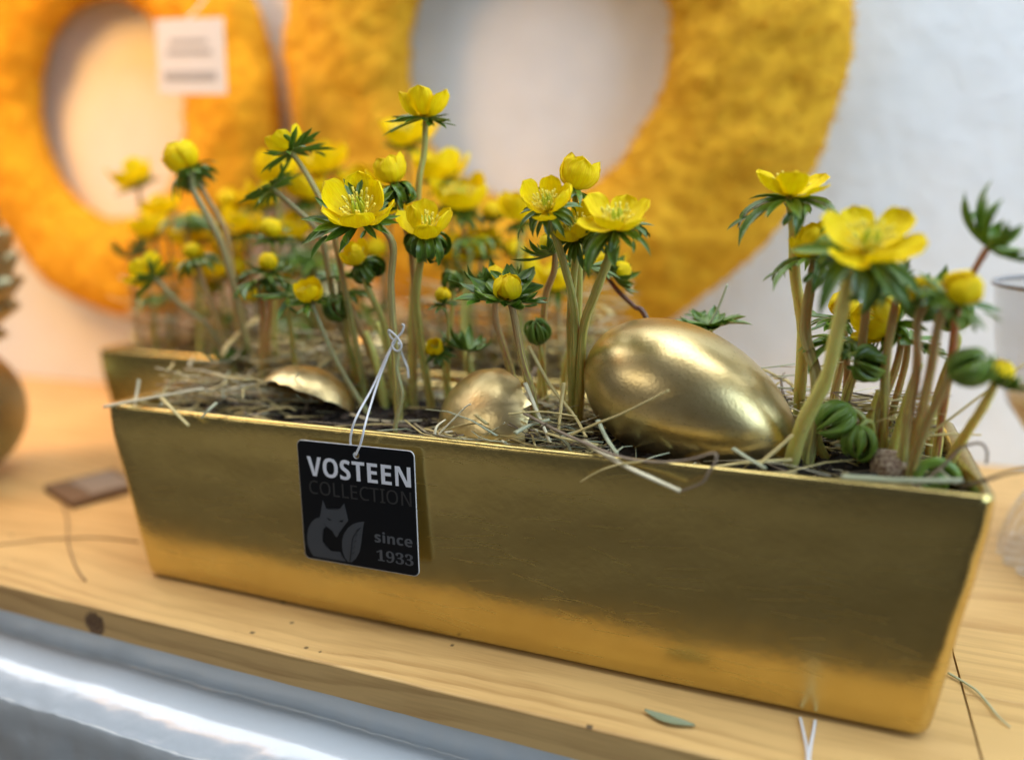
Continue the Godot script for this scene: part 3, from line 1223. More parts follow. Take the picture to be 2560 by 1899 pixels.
func build_eggs() -> void:
	var egg := lathe(egg_profile(0.0795, 0.0252, 56), 72, 0.00010, 60.0).mesh(true)
	var o := obj("golden_egg", egg, worn_gold())
	var y := V(0.93, -0.335, 0.15).normalized()
	var x := y.cross(V(0, 0, 1)).normalized()
	o.transform = Transform3D(Basis(x, y, x.cross(y)), V(0.0762, 0.0928, -0.0395))
	tag(o, "big whole golden egg lying on the straw of the front planter", "egg")
	var group := "broken golden eggshells in the planters"
	var t := thing("broken_eggshell", "curved golden eggshell piece at left, arched with its broken white edge to the front", "eggshell", V(-0.0835, 0.0795, -0.0310), group)
	t.basis = shell_turn(V(0.16, 0.80, -0.55), V(0.94, -0.33, 0.0))
	shell_piece(t, 0.0222, 0.0170, 0.0160, 1.42, 0.10, 3.3, mats.eggshell_edge)
	t = thing("broken_eggshell", "upright golden eggshell piece in the middle, its rounded side to the front", "eggshell", V(0.0040, 0.0805, -0.0285), group)
	t.basis = shell_turn(V(-0.30, 0.42, 0.85), V(1, 0, 0.3))
	shell_piece(t, 0.0235, 0.0150, 0.0215, 1.22, 0.30, 8.1, mats.eggshell_edge)
	t = thing("broken_eggshell", "bright golden eggshell in the rear planter, seen between the left flowers", "eggshell", V(-0.155, 0.103, -0.142), group)
	t.basis = shell_turn(V(0.2, 0.9, 0.25), V(1, -0.3, 0))
	shell_piece(t, 0.0270, 0.0360, 0.0230, 1.5, 0.3, 5.7, mats.eggshell_edge)
	t = thing("broken_eggshell", "golden eggshell in the rear planter low beside the tag cord", "eggshell", V(-0.108, 0.082, -0.125), group)
	t.basis = shell_turn(V(-0.3, 0.9, 0.3), V(1, 0, 0))
	shell_piece(t, 0.0200, 0.0180, 0.0170, 1.4, 0.3, 11.3, mats.eggshell_edge)
	t = thing("broken_eggshell", "small pale eggshell chip caught between the stems left of the tag cord", "eggshell", V(-0.0834, 0.1176, -0.055), group)
	t.basis = shell_turn(V(-0.3, 0.2, -0.9), V(0.3, 1, 0))
	shell_piece(t, 0.0065, 0.0040, 0.0050, 1.2, 0.4, 1.3, mats.eggshell_edge)


func shell_turn(axis: Vector3, along: Vector3) -> Basis:
	var y := axis.normalized()
	var x := (along - y * along.dot(y)).normalized()
	return Basis(x, y, x.cross(y))


func build_tuber() -> void:
	var p := []
	for k in 17:
		var a := PI * k / 16.0
		p.append(Vector2(maxf(sin(a) * 0.0062 * (1.0 + 0.25 * cos(a * 3.0)), 0.00005), -cos(a) * 0.0075))
	var m := plain(Color(1, 1, 1), 0.8)
	m.albedo_texture = blend_tex(noise_image(FastNoiseLite.TYPE_SIMPLEX_SMOOTH, 111, 0.03, 4), Color(0.20, 0.11, 0.07), Color(0.62, 0.50, 0.36), 2.2)
	tri(m, 40.0)
	var o := obj("tuber", lathe(p, 24, 0.0014, 70.0).mesh(true), m, null, Transform3D(Basis(V(0, 0, 1), -0.5), V(0.1420, 0.0765, -0.0290)))
	tag(o, "knobbly brown tuber half out of the soil between the right stems", "tuber")


# ---------------------------------------------------------------- single straws
func build_straw() -> void:
	for d in straw_strands():
		var base: Vector3 = d[3][0]
		var local := []
		for p in d[3]:
			local.append(p - base)
		var o := obj("straw_strand", tube(local, d[1], d[1] * 0.7, 6, 0.6, 6, 0.12), mats[d[2]], null, Transform3D(Basis(), base))
		tag(o, d[0], "straw", "loose straws in and on the front planter")
	var o := obj("straw_strand", tube(DRY_STALK, 0.0006, 0.0003, 5, 0.7), mats.grey_straw)
	tag(o, "thin crooked dry stalk lying on the shelf at the right corner", "straw")
	# dry leaf on the shelf
	var s := Shape.new()
	var line := smooth_line(LEAF_LINE, 4)
	var rows := []
	var uvs := []
	for k in line.size():
		var f := float(k) / (line.size() - 1)
		var w := 0.0019 * sin(PI * clampf(f * 0.92 + 0.05, 0, 1))
		rows.append([line[k] + V(0, 0.0006, -w), line[k] + V(0, 0.0, -w * 0.3), line[k] + V(0, 0.0001, w * 0.5), line[k] + V(0, 0.0005, w)])
		uvs.append([Vector2(0, f), Vector2(0.3, f), Vector2(0.7, f), Vector2(1, f)])
	s.grid(rows, uvs)
	var dry := plain(Color(0.25, 0.28, 0.16), 0.6)
	dry.cull_mode = BaseMaterial3D.CULL_DISABLED
	o = obj("dry_leaf", s.mesh(), dry)
	tag(o, "curled grey-green dry leaf lying on the shelf before the planter", "leaf")


# ---------------------------------------------------------------- the black tag and its cord
func fit_text(text: String, font_name: String, x0: float, x1: float, y0: float, y1: float, mat: Material, parent: Node3D, heavy := 400) -> void:
	var f := SystemFont.new()
	f.font_names = PackedStringArray([font_name])
	f.font_weight = heavy
	var tm := TextMesh.new()
	tm.text = text
	tm.font = f
	tm.font_size = 64
	tm.pixel_size = 0.001
	tm.depth = 0.001
	tm.curve_step = 1.0
	var box := tm.get_aabb()
	var sc := V((x1 - x0) / box.size.x, (y1 - y0) / box.size.y, 0.06)
	var o := obj("lettering", tm, mat, parent)
	o.transform = Transform3D(Basis().scaled(sc), V(x0 - box.position.x * sc.x, y0 - box.position.y * sc.y, 0.00062))
	

func card_mesh(w: float, h: float, r: float, hole: Vector2, hole_r: float, z0: float, z1: float) -> ArrayMesh:
	var outline := []
	for c in [[w / 2 - r, h / 2 - r, 0.0], [-w / 2 + r, h / 2 - r, PI / 2], [-w / 2 + r, -h / 2 + r, PI], [w / 2 - r, -h / 2 + r, PI * 1.5]]:
		for k in 8:
			var a: float = c[2] + PI / 2 * k / 7.0
			outline.append(Vector2(c[0] + cos(a) * r, c[1] + sin(a) * r))
	var outer := []
	for k in outline.size():
		for q in 6:
			outer.append(outline[k].lerp(outline[(k + 1) % outline.size()], q / 6.0))
	var rows := [[], [], [], [], []]
	var uvs := [[], [], [], [], []]
	for p in outer:
		var d: Vector2 = (p - hole).normalized() * hole_r + hole
		rows[0].append(V(d.x, d.y, z0))
		rows[1].append(V(p.x, p.y, z0))
		rows[2].append(V(p.x, p.y, z1))
		rows[3].append(V(d.x, d.y, z1))
		rows[4].append(V(d.x, d.y, z0))
		for k in 5:
			uvs[k].append(Vector2(p.x, p.y))
	var s := Shape.new()
	s.grid(rows, uvs, true)
	return s.mesh(true, false)


func outline_mm(pts: Array) -> PackedVector2Array:
	var out := PackedVector2Array()
	for q in pts:
		out.append(q * 0.001)
	return out


func build_tag() -> void:
	var t := thing("hang_tag", "black square hang tag with white lettering and a grey fox emblem", "tag", V(-0.0373, 0.0522, 0.0026))
	t.rotation = Vector3(-0.02, 0, 0.012)
	var hole := Vector2(0.0010, 0.0202)
	obj("card", card_mesh(0.0508, 0.0478, 0.0022, hole, 0.00125, 0.0, 0.0005), mats.card_edge, t)
	obj("black_face", card_mesh(0.0504, 0.0474, 0.0021, hole, 0.0014, 0.0005, 0.00058), mats.card_black, t)
	fit_text("VOSTEEN", "Droid Sans", -0.0212, 0.0237, 0.0101, 0.0179, mats.print_white, t, 700)
	fit_text("COLLECTION", "Droid Sans", -0.0210, 0.0236, 0.0030, 0.0084, mats.print_dim, t)
	fit_text("since", "Droid Sans", 0.0072, 0.0232, -0.0128, -0.0084, mats.print_mid, t, 700)
	fit_text("1933", "Droid Serif", 0.0077, 0.0233, -0.0201, -0.0156, mats.print_mid, t, 700)
	var mark := Node3D.new()
	mark.name = "fox_emblem"
	t.add_child(mark, true)
	mark.position = V(0, 0, 0.00062)
	var head := outline_mm([Vector2(-15.1, 1.0), Vector2(-13.8, -2.2), Vector2(-12.6, -2.6), Vector2(-10.5, -2.3), Vector2(-8.6, -2.2), Vector2(-7.4, -1.4), Vector2(-5.5, 0.8), Vector2(-4.6, -3.2), Vector2(-4.1, -5.8), Vector2(-5.4, -7.3), Vector2(-6.6, -8.6), Vector2(-8.4, -10.9), Vector2(-9.4, -12.9), Vector2(-10.1, -13.2), Vector2(-10.9, -12.2), Vector2(-11.6, -10.9), Vector2(-14.2, -9.4), Vector2(-17.2, -6.6), Vector2(-16.2, -3.4)])
	obj("head", plate(head, 0.00006), mats.print_grey, mark)
	var body := outline_mm([Vector2(-17.3, -6.2), Vector2(-19.2, -7.0), Vector2(-21.2, -8.8), Vector2(-22.8, -11.4), Vector2(-23.6, -14.6), Vector2(-23.6, -18.0), Vector2(-22.6, -20.8), Vector2(-21.2, -22.6), Vector2(-6.2, -22.6), Vector2(-8.2, -21.0), Vector2(-8.6, -19.0), Vector2(-10.6, -19.4), Vector2(-12.9, -19.2), Vector2(-15.2, -18.0), Vector2(-16.5, -15.8), Vector2(-16.6, -13.0), Vector2(-15.6, -10.6), Vector2(-14.4, -9.5)])
	obj("body", plate(body, 0.00005), mats.print_grey, mark, Transform3D(Basis(), V(0, 0, 0.00001)))
	var tail := outline_mm([Vector2(3.0, -5.3), Vector2(0.4, -5.9), Vector2(-2.2, -7.0), Vector2(-4.6, -8.9), Vector2(-6.4, -11.4), Vector2(-7.4, -14.2), Vector2(-7.6, -17.0), Vector2(-7.4, -19.2), Vector2(-6.6, -21.2), Vector2(-5.4, -22.6), Vector2(-3.6, -22.4), Vector2(-1.6, -20.6), Vector2(0.2, -17.6), Vector2(1.2, -13.8), Vector2(1.7, -10.2), Vector2(2.4, -7.4)])
	obj("tail", plate(tail, 0.00005), mats.print_grey, mark)
	obj("tail_rib", tube([V(0.0012, -0.008, 0.0001), V(-0.0022, -0.012, 0.0001), V(-0.0034, -0.017, 0.0001), V(-0.0044, -0.0222, 0.0001)], 0.00018, 0.00018, 4, 0.5), mats.card_black, mark)
	for k in 5:
		var y := -0.0095 - 0.0024 * k
		var x := -0.0009 - 0.0006 * k
		obj("tail_rib", tube([V(x, y, 0.0001), V(x + 0.0011, y + 0.0010, 0.0001)], 0.00012, 0.00012, 4, 0.5), mats.card_black, mark)
	for e in [[-0.0128, -0.0062, 1.0], [-0.0072, -0.0062, -1.0]]:
		obj("eye", plate(outline_mm([Vector2(-1.2, 0.35 * e[2]), Vector2(0, 0.1), Vector2(1.2, -0.35 * e[2]), Vector2(0.2, -0.7)]), 0.00004), mats.card_black, mark, Transform3D(Basis(), V(e[0], e[1], 0.00006)))
	var c := thing("tag_cord", "white cord tied in a knot round a flower stem and holding the black tag", "cord", V(-0.0366, 0.0724, 0.003))
	for d in [CORD_FRONT, CORD_REAR, CORD_BOW, CORD_TAIL]:
		var local := []
		for p in d:
			local.append(p - c.position)
		obj("strand", tube(local, 0.00042, 0.00042, 6, 1.0, 6), mats.cord_white, c)
	c = thing("loose_cord", "white cord in a V lying on the shelf before the planter's right half", "cord", LOOP_A[0])
	for d in [LOOP_A, LOOP_B]:
		var local := []
		for p in d:
			local.append(p - c.position)
		obj("strand", tube(local, 0.00045, 0.00045, 6, 1.0, 6), mats.cord_white, c)
	c = thing("string_shadow", "thin brown strand that stands in for a string shadow across the shelf left of the planter", "string", SHADOW_STRAND[0])  # brown strand laid where the card string's shadow falls
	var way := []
	for p in SHADOW_STRAND:
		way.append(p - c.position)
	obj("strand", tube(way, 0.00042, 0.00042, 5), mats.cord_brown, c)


# ---------------------------------------------------------------- things at the picture's sides
func build_side_things() -> void:
	# golden ornament at the left: a ball with a scaled cone on it
	var t := thing("golden_ornament", "golden ornament at the left edge: a round ball under a scaled cone", "ornament", V(-0.381, 0.0, -0.062))
	var ball := []
	for k in 33:
		var a := PI * k / 32.0
		ball.append(Vector2(maxf(sin(a) * 0.0445, 0.0001), 0.0445 - cos(a) * 0.0450))
	obj("ball", lathe(ball, 56).mesh(true), mats.gold_old, t)
	var core := []
	for k in 25:
		var a := PI * k / 24.0
		core.append(Vector2(maxf(sin(a) * 0.0430, 0.0001), 0.141 - cos(a) * 0.056))
	obj("core", lathe(core, 40).mesh(true), mats.gold_old, t)
	var s := Shape.new()
	var rows := []
	var uvs := []
	for k in 7:
		var f := k / 6.0
		var w := 0.0115 * sqrt(maxf(0.0, 1.0 - pow(f, 2.6))) + 0.0003
		rows.append([V(-w, f * 0.018, 0.0008), V(-w * 0.5, f * 0.018, 0.0030 + f * 0.002), V(0, f * 0.018, 0.0042 + f * 0.003), V(w * 0.5, f * 0.018, 0.0030 + f * 0.002), V(w, f * 0.018, 0.0008)])
		uvs.append([Vector2(0, f), Vector2(0.25, f), Vector2(0.5, f), Vector2(0.75, f), Vector2(1, f)])
	s.grid(rows, uvs)
	var scale_mesh := s.mesh()
	var gold := mats.gold_old.duplicate() as StandardMaterial3D
	gold.cull_mode = BaseMaterial3D.CULL_DISABLED
	for row in 8:
		var up := 0.092 + row * 0.0125
		var lean := acos(clampf((0.141 - up) / 0.056, -1.0, 1.0))
		var r := sin(lean) * 0.043
		for k in 13:
			var a := TAU * (k + 0.5 * (row % 2)) / 13.0
			var out := V(cos(a), 0, sin(a))
			var side := V(-sin(a), 0, cos(a))
			var rise := (V(0, 1, 0) * sin(lean) + out * cos(lean) + out * 0.03).normalized()
			obj("scale", scale_mesh, gold, t, Transform3D(Basis(side, rise, side.cross(rise)) * Basis().scaled(V(1, 1, -1) if side.cross(rise).dot(out) < 0.0 else Vector3.ONE), V(0, up - 0.006, 0) + out * r))
	# small brown card on the shelf with its string
	t = thing("shelf_card", "small brown card lying flat on the shelf left of the front planter", "card", V(-0.279, 0.0, -0.078))
	var b := BoxMesh.new()
	b.size = V(0.044, 0.004, 0.040)
	t.rotation.y = -0.34
	obj("block", b, mats.brown_card, t, Transform3D(Basis(), V(0, 0.0022, 0)))
	b = BoxMesh.new()
	b.size = V(0.036, 0.0006, 0.024)
	obj("face", b, mats.brown_card_face, t, Transform3D(Basis(), V(0.001, 0.0046, -0.004)))
	var local := []
	for p in LABEL_STRING:
		local.append(t.transform.affine_inverse() * p)
	obj("string", tube(local, 0.0005, 0.0005, 5), mats.cord_brown, t)
	# glass goblet at the right edge
	t = thing("glass_goblet", "clear glass goblet with a ribbed foot, cut off by the right edge", "glass", V(0.2455, 0.0, -0.158))
	var bowl := [Vector2(0.0001, 0.046), Vector2(0.014, 0.047), Vector2(0.028, 0.052), Vector2(0.040, 0.061), Vector2(0.048, 0.073), Vector2(0.0525, 0.087), Vector2(0.0555, 0.105), Vector2(0.0575, 0.126), Vector2(0.0570, 0.1268), Vector2(0.0560, 0.126), Vector2(0.0538, 0.105), Vector2(0.0508, 0.0875), Vector2(0.0462, 0.0745), Vector2(0.038, 0.063), Vector2(0.026, 0.0545), Vector2(0.012, 0.0500), Vector2(0.0001, 0.0495)]
	obj("bowl", lathe(bowl.slice(0, 8), 64).mesh(), mats.glass, t)
	var lip := []
	for k in 49:
		var a := TAU * k / 48.0
		lip.append(V(cos(a) * 0.0576, 0.1262, sin(a) * 0.0576))
	obj("lip", tube(lip, 0.0012, 0.0012, 6, 1.0, 1), mats.glass_edge, t)
	var amber_bottom := [Vector2(0.0001, 0.0485), Vector2(0.026, 0.0525), Vector2(0.038, 0.0610), Vector2(0.0465, 0.0735), Vector2(0.0480, 0.0765), Vector2(0.0001, 0.0775)]
	obj("amber_bottom", lathe(amber_bottom, 48).mesh(true), mats.amber, t)  # solid amber body in the bottom of the bowl
	var foot := Shape.new()
	rows = []
	uvs = []
	var prof := [Vector2(0.0001, 0.0005), Vector2(0.040, 0.0006), Vector2(0.0435, 0.002), Vector2(0.0435, 0.008), Vector2(0.041, 0.018), Vector2(0.036, 0.030), Vector2(0.026, 0.040), Vector2(0.014, 0.0452), Vector2(0.0001, 0.0456)]
	for q in prof:
		var row := []
		var uv := []
		for k in 144:
			var a := TAU * k / 144.0
			var r: float = q.x * (1.0 + 0.028 * sin(a * 24.0)) if q.x > 0.001 else q.x
			row.append(V(cos(a) * r, q.y, sin(a) * r))
			uv.append(Vector2(k / 144.0, q.y))
		rows.append(row)
		uvs.append(uv)
	foot.grid(rows, uvs, true)
	var thin := mats.glass.duplicate() as StandardMaterial3D
	thin.albedo_color.a = 0.14
	obj("foot", foot.mesh(true), thin, t)


# ---------------------------------------------------------------- where things stand

func front_plants() -> Array:
	return [
		["wide open yellow flower in front of the others, above the tag cord", "cup", "spread", "olive", 15, 17, 1.9, V(0.22, 0.72, 0.62), [V(-0.0374, 0.0819, -0.03), V(-0.0328, 0.1116, -0.022), V(-0.0317, 0.1328, -0.022), V(-0.0316, 0.1483, -0.02), V(-0.0346, 0.1564, -0.016), V(-0.0385, 0.1582, -0.012)]],
		["half-closed yellow flower peeping out behind the wide open flower above the tag", "half", "curl", "olive", 12, 13, 1.7, V(-0.3, 0.9, 0.1), [V(-0.0402, 0.0829, -0.05), V(-0.0357, 0.1156, -0.045), V(-0.0319, 0.1422, -0.038), V(-0.0333, 0.1583, -0.034), V(-0.0368, 0.1705, -0.034)]],
		["tallest yellow cup flower, standing alone against the white wreath opening", "cup", "spread", "green", 13, 13, 1.9, V(0.02, 1, 0.12), [V(-0.0452, 0.0835, -0.055), V(-0.0421, 0.1141, -0.054), V(-0.0372, 0.149, -0.052), V(-0.0325, 0.1708, -0.047), V(-0.0307, 0.183, -0.047), V(-0.0293, 0.1959, -0.047)]],
		["yellow cup flower over a tightly curled dark leaf collar", "cup", "curl", "green", 13, 14, 2.2, V(0.15, 0.92, 0.25), [V(-0.0337, 0.0794, -0.05), V(-0.0315, 0.1051, -0.04), V(-0.0287, 0.1264, -0.034), V(-0.0243, 0.1427, -0.031), V(-0.0218, 0.1514, -0.03)]],
		["ragged small yellow flower on a long leaning stem, left of the tallest", "cup", "spread", "olive", 10, 15, 1.7, V(-0.45, 0.85, 0.05), [V(-0.0677, 0.0871, -0.05), V(-0.0653, 0.1148, -0.042), V(-0.0657, 0.1384, -0.036), V(-0.0661, 0.1551, -0.032), V(-0.0699, 0.1677, -0.03), V(-0.0757, 0.1776, -0.03), V(-0.0813, 0.184, -0.03)]],
		["bare star of green leaves on a grey leaning stem, without petals", "none", "spread", "grey", 9, 15, 1.8, V(-0.5, 0.8, 0.05), [V(-0.0685, 0.0865, -0.053), V(-0.0746, 0.1138, -0.047), V(-0.0753, 0.1359, -0.043), V(-0.0785, 0.1513, -0.04), V(-0.0868, 0.1627, -0.037), V(-0.0966, 0.1703, -0.036)]],
		["closed yellow cup at upper left, leaning left on a grey stem", "half", "droop", "grey", 13, 12, 2.1, V(-0.6, 0.78, 0.2), [V(-0.1374, 0.0849, -0.06), V(-0.1376, 0.1191, -0.055), V(-0.1383, 0.1451, -0.05), V(-0.1428, 0.1596, -0.048), V(-0.1493, 0.1719, -0.046), V(-0.148, 0.1803, -0.045)]],
		["dark brown stem with a leafy collar just behind the closed cup at upper left", "none", "droop", "brown", 9, 12, 1.9, V(-0.3, 0.9, 0.1), [V(-0.1468, 0.0875, -0.068), V(-0.1462, 0.1087, -0.065), V(-0.1429, 0.136, -0.06), V(-0.1433, 0.1532, -0.058), V(-0.1493, 0.168, -0.056), V(-0.1553, 0.1786, -0.055)]],
		["yellow cup flower leaning far left at the left end of the planter", "cup", "spread", "grey", 13, 13, 1.7, V(-0.7, 0.7, 0.15), [V(-0.1478, 0.0858, -0.064), V(-0.1518, 0.0955, -0.06), V(-0.1595, 0.1083, -0.056), V(-0.1694, 0.1172, -0.054), V(-0.1794, 0.1261, -0.052), V(-0.1847, 0.1305, -0.052)]],
		["round yellow bud above the leaf clump left of the middle, the higher of two", "bud", "spread", "green", 12, 12, 1.8, V(0.05, 1, 0.1), [V(-0.1286, 0.0793, -0.068), V(-0.1251, 0.1049, -0.066), V(-0.122, 0.1316, -0.064), V(-0.1198, 0.1492, -0.062)]],
		["round yellow bud left of the middle, the lower of two", "bud", "spread", "brown", 9.5, 12, 1.7, V(0, 1, 0.15), [V(-0.1286, 0.0809, -0.06), V(-0.1193, 0.1029, -0.052), V(-0.1124, 0.1228, -0.047), V(-0.109, 0.1357, -0.045)]],
		["opening yellow bud right above the curved broken eggshell at left", "half", "spread", "grey", 9, 11, 1.4, V(0.1, 0.9, 0.4), [V(-0.0533, 0.0761, -0.032), V(-0.0615, 0.0893, -0.032), V(-0.0678, 0.1027, -0.031), V(-0.0739, 0.118, -0.03), V(-0.0765, 0.1251, -0.03)]],
		["small yellow flower tucked under the leaves of the wide open flower", "half", "curl", "green", 9, 12, 1.9, V(-0.25, 0.7, 0.6), [V(-0.0499, 0.0843, -0.05), V(-0.0488, 0.0994, -0.045), V(-0.0493, 0.1157, -0.04), V(-0.0528, 0.1301, -0.037), V(-0.0552, 0.1404, -0.036)]],
		["pale brown stem with drooping leaves, under the small tucked flower", "none", "droop", "brown", 8, 11, 1.8, V(-0.2, 0.9, 0.2), [V(-0.0585, 0.0848, -0.054), V(-0.0632, 0.1018, -0.05), V(-0.0663, 0.1141, -0.047), V(-0.0702, 0.126, -0.046)]],
		["dark green folded leaf ball beside the white eggshell chip", "globe", "none", "green", 9, 9, 1.3, V(-0.2, 0.6, 0.4), [V(-0.0719, 0.0818, -0.054), V(-0.0704, 0.0932, -0.05), V(-0.0697, 0.1061, -0.046), V(-0.0711, 0.1162, -0.045)]],
		["small round bud right of the tag cord on a thin green stem", "bud", "spread", "green", 7.5, 8, 0.9, V(0, 1, 0.2), [V(-0.0267, 0.0851, -0.054), V(-0.0226, 0.1042, -0.048), V(-0.0222, 0.116, -0.046), V(-0.0227, 0.1239, -0.045)]],
		["tiny half-open yellow flower low on the right of the tag cord", "half", "droop", "green", 6, 8, 1, V(-0.1, 0.7, 0.6), [V(-0.0268, 0.0835, -0.052), V(-0.025, 0.0967, -0.046), V(-0.0256, 0.1038, -0.044)]],
		["round yellow bud on a dark brown stem over broad jagged leaves", "bud", "tray", "brown", 11.5, 15, 2, V(0.06, 0.96, 0.22), [V(0.0212, 0.0906, -0.03), V(0.0196, 0.1085, -0.025), V(0.0175, 0.1224, -0.021), V(0.0162, 0.1287, -0.02)]],
		["yellow bud half hidden in upright leaves behind the bud with jagged leaves", "bud", "up", "brown", 9.5, 15, 1.9, V(-0.1, 1, 0.05), [V(0.007, 0.0959, -0.046), V(0.0041, 0.1086, -0.041), V(0.0029, 0.1196, -0.039), V(0.0035, 0.1317, -0.038)]],
		["open yellow cup with many stamens, left one of the tall middle trio", "cup", "droop", "green", 11, 12, 2, V(0.1, 0.76, 0.6), [V(0.0322, 0.0877, -0.045), V(0.036, 0.113, -0.034), V(0.0367, 0.1287, -0.028), V(0.0344, 0.1434, -0.024), V(0.0318, 0.1545, -0.021), V(0.0309, 0.1597, -0.02)]],
		["yellow flower seen from its back at the top of the middle cluster", "half", "droop", "green", 12.5, 12, 1.7, V(0.3, 0.9, -0.1), [V(0.0298, 0.0871, -0.055), V(0.032, 0.1106, -0.048), V(0.0342, 0.1356, -0.044), V(0.035, 0.1574, -0.04), V(0.0336, 0.1668, -0.04)]],
		["low yellow cup between two taller flowers of the middle cluster", "cup", "droop", "green", 11.5, 12, 2.1, V(-0.05, 0.84, 0.5), [V(0.0312, 0.0877, -0.046), V(0.0335, 0.1105, -0.038), V(0.0359, 0.1283, -0.032), V(0.0379, 0.1432, -0.029), V(0.0383, 0.1504, -0.028)]],
		["open yellow flower at the right of the middle cluster, one petal bent down", "open", "droop", "green", 13.5, 15, 2.2, V(0.1, 0.86, 0.42), [V(0.0339, 0.088, -0.044), V(0.0398, 0.1168, -0.032), V(0.0466, 0.1326, -0.024), V(0.0526, 0.1454, -0.019), V(0.0554, 0.1537, -0.018)]],
		["yellow bud wrapped in leaves on a brown stem, left behind the middle trio", "bud", "up", "brown", 10, 13, 1.8, V(-0.35, 0.9, 0.2), [V(0.0144, 0.1045, -0.058), V(0.0197, 0.126, -0.05), V(0.0236, 0.137, -0.046), V(0.0247, 0.1443, -0.045)]],
		["small dark green folded leaf ball behind the straw in the middle", "globe", "none", "green", 9, 9, 1.2, V(0, 0.7, 0.4), [V(0.017, 0.0947, -0.055), V(0.0176, 0.1023, -0.05), V(0.0165, 0.1092, -0.05)]],
		["striped green and yellow bud bent right on a dark stem, before the ochre wreath", "bud", "up", "dark", 9.5, 12, 1.3, V(0.75, 0.5, 0.1), [V(0.0565, 0.1166, -0.064), V(0.0495, 0.1225, -0.066), V(0.0424, 0.1284, -0.068), V(0.0365, 0.1355, -0.07), V(0.0409, 0.1337, -0.07)]],
		["leaf rosette without petals behind the stems of the middle trio", "none", "spread", "green", 9, 13, 1.8, V(0.1, 0.9, 0.1), [V(0.0223, 0.0935, -0.068), V(0.0259, 0.1118, -0.063), V(0.03, 0.1271, -0.06), V(0.0324, 0.1388, -0.06)]],
		["green leaf star with a bare stalk behind the golden egg", "none", "tray", "green", 9, 14, 1.2, V(0, 1, 0.1), [V(0.0813, 0.0987, -0.07), V(0.0802, 0.1095, -0.07), V(0.0794, 0.1156, -0.07)]],
		["open yellow flower seen from the side, tall and pale-stemmed right of the egg", "open", "droop", "pale", 14, 16, 2.3, V(0.12, 0.97, 0.15), [V(0.114, 0.0872, -0.06), V(0.1133, 0.1171, -0.052), V(0.1104, 0.1366, -0.046), V(0.1079, 0.1549, -0.043), V(0.107, 0.1626, -0.042)]],
		["largest yellow flower, wide open at the right end", "open", "droop", "pale", 15.5, 21, 2.7, V(0.12, 0.76, 0.64), [V(0.1128, 0.0757, -0.026), V(0.1178, 0.0931, -0.021), V(0.1219, 0.1083, -0.017), V(0.125, 0.1245, -0.013), V(0.1273, 0.1396, -0.01), V(0.1303, 0.1469, -0.008)]],
		["half-open yellow flower mostly hidden behind the largest flower", "half", "droop", "olive", 11.5, 14, 2.1, V(-0.1, 1, 0.1), [V(0.1189, 0.075, -0.032), V(0.1184, 0.1011, -0.036), V(0.1152, 0.1189, -0.04), V(0.1158, 0.1374, -0.037), V(0.1164, 0.1437, -0.036)]],
		["leaf-wrapped bud directly below the largest flower", "bud", "up", "brown", 9, 12, 1.7, V(0.1, 1, 0.1), [V(0.1296, 0.0948, -0.047), V(0.1306, 0.1104, -0.04), V(0.1318, 0.1262, -0.035), V(0.1321, 0.1321, -0.034)]],
		["orange-yellow bud with flat leaves left behind the largest flower's stem", "bud", "spread", "olive", 11.5, 13, 1.9, V(0, 1, 0.2), [V(0.1254, 0.0919, -0.066), V(0.1265, 0.1095, -0.063), V(0.1264, 0.1212, -0.062)]],
		["deep yellow cup facing left over a spray of leaves, right of the largest flower's stem", "half", "spread", "brown", 14, 14, 1.5, V(-0.85, 0.4, 0.3), [V(0.138, 0.0894, -0.052), V(0.1434, 0.1066, -0.048), V(0.144, 0.1178, -0.046), V(0.1413, 0.1216, -0.045)]],
		["nodding leaf-wrapped bud on an arched brown stem", "globe", "none", "brown", 9.5, 10, 1.6, V(0.8, -0.25, 0.25), [V(0.1407, 0.0842, -0.042), V(0.1394, 0.109, -0.034), V(0.1392, 0.1255, -0.031), V(0.1408, 0.1313, -0.03), V(0.143, 0.1317, -0.03)]],
		["yellow bud between upright leaves, left of the two buds at upper right", "bud", "up", "brown", 10, 14, 1.8, V(0, 1, 0.2), [V(0.1446, 0.0756, -0.028), V(0.146, 0.0941, -0.024), V(0.1467, 0.1119, -0.021), V(0.1468, 0.1258, -0.02), V(0.147, 0.1312, -0.02)]],
		["yellow bud with blurred leaves, right of the two buds at upper right", "bud", "spread", "brown", 11, 14, 1.7, V(0.45, 0.8, 0.35), [V(0.1484, 0.0761, -0.03), V(0.1499, 0.0978, -0.022), V(0.1506, 0.1144, -0.016), V(0.1503, 0.1276, -0.012), V(0.1529, 0.1337, -0.01)]],
		["green leaf tuft on a reddish stem at the far upper right", "none", "up", "red", 9, 15, 1.4, V(0.6, 0.75, 0), [V(0.1571, 0.0935, -0.042), V(0.1563, 0.1133, -0.032), V(0.1565, 0.131, -0.024), V(0.1586, 0.1406, -0.021), V(0.1614, 0.1477, -0.02)]],
		["large green folded bud nearest the camera at the right edge", "globe", "up", "olive", 12, 9, 1.7, V(0.75, 0.6, 0.25), [V(0.1484, 0.0803, -0.024), V(0.1495, 0.095, -0.016), V(0.1515, 0.1063, -0.01), V(0.1536, 0.1132, -0.006)]],
		["small yellow bud at the tip of the outermost leaning stem at right", "bud", "up", "pale", 8, 9, 1.7, V(0.15, 0.9, 0.1), [V(0.1609, 0.0783, -0.04), V(0.1625, 0.0904, -0.03), V(0.1647, 0.1023, -0.02), V(0.1662, 0.1098, -0.016)]],
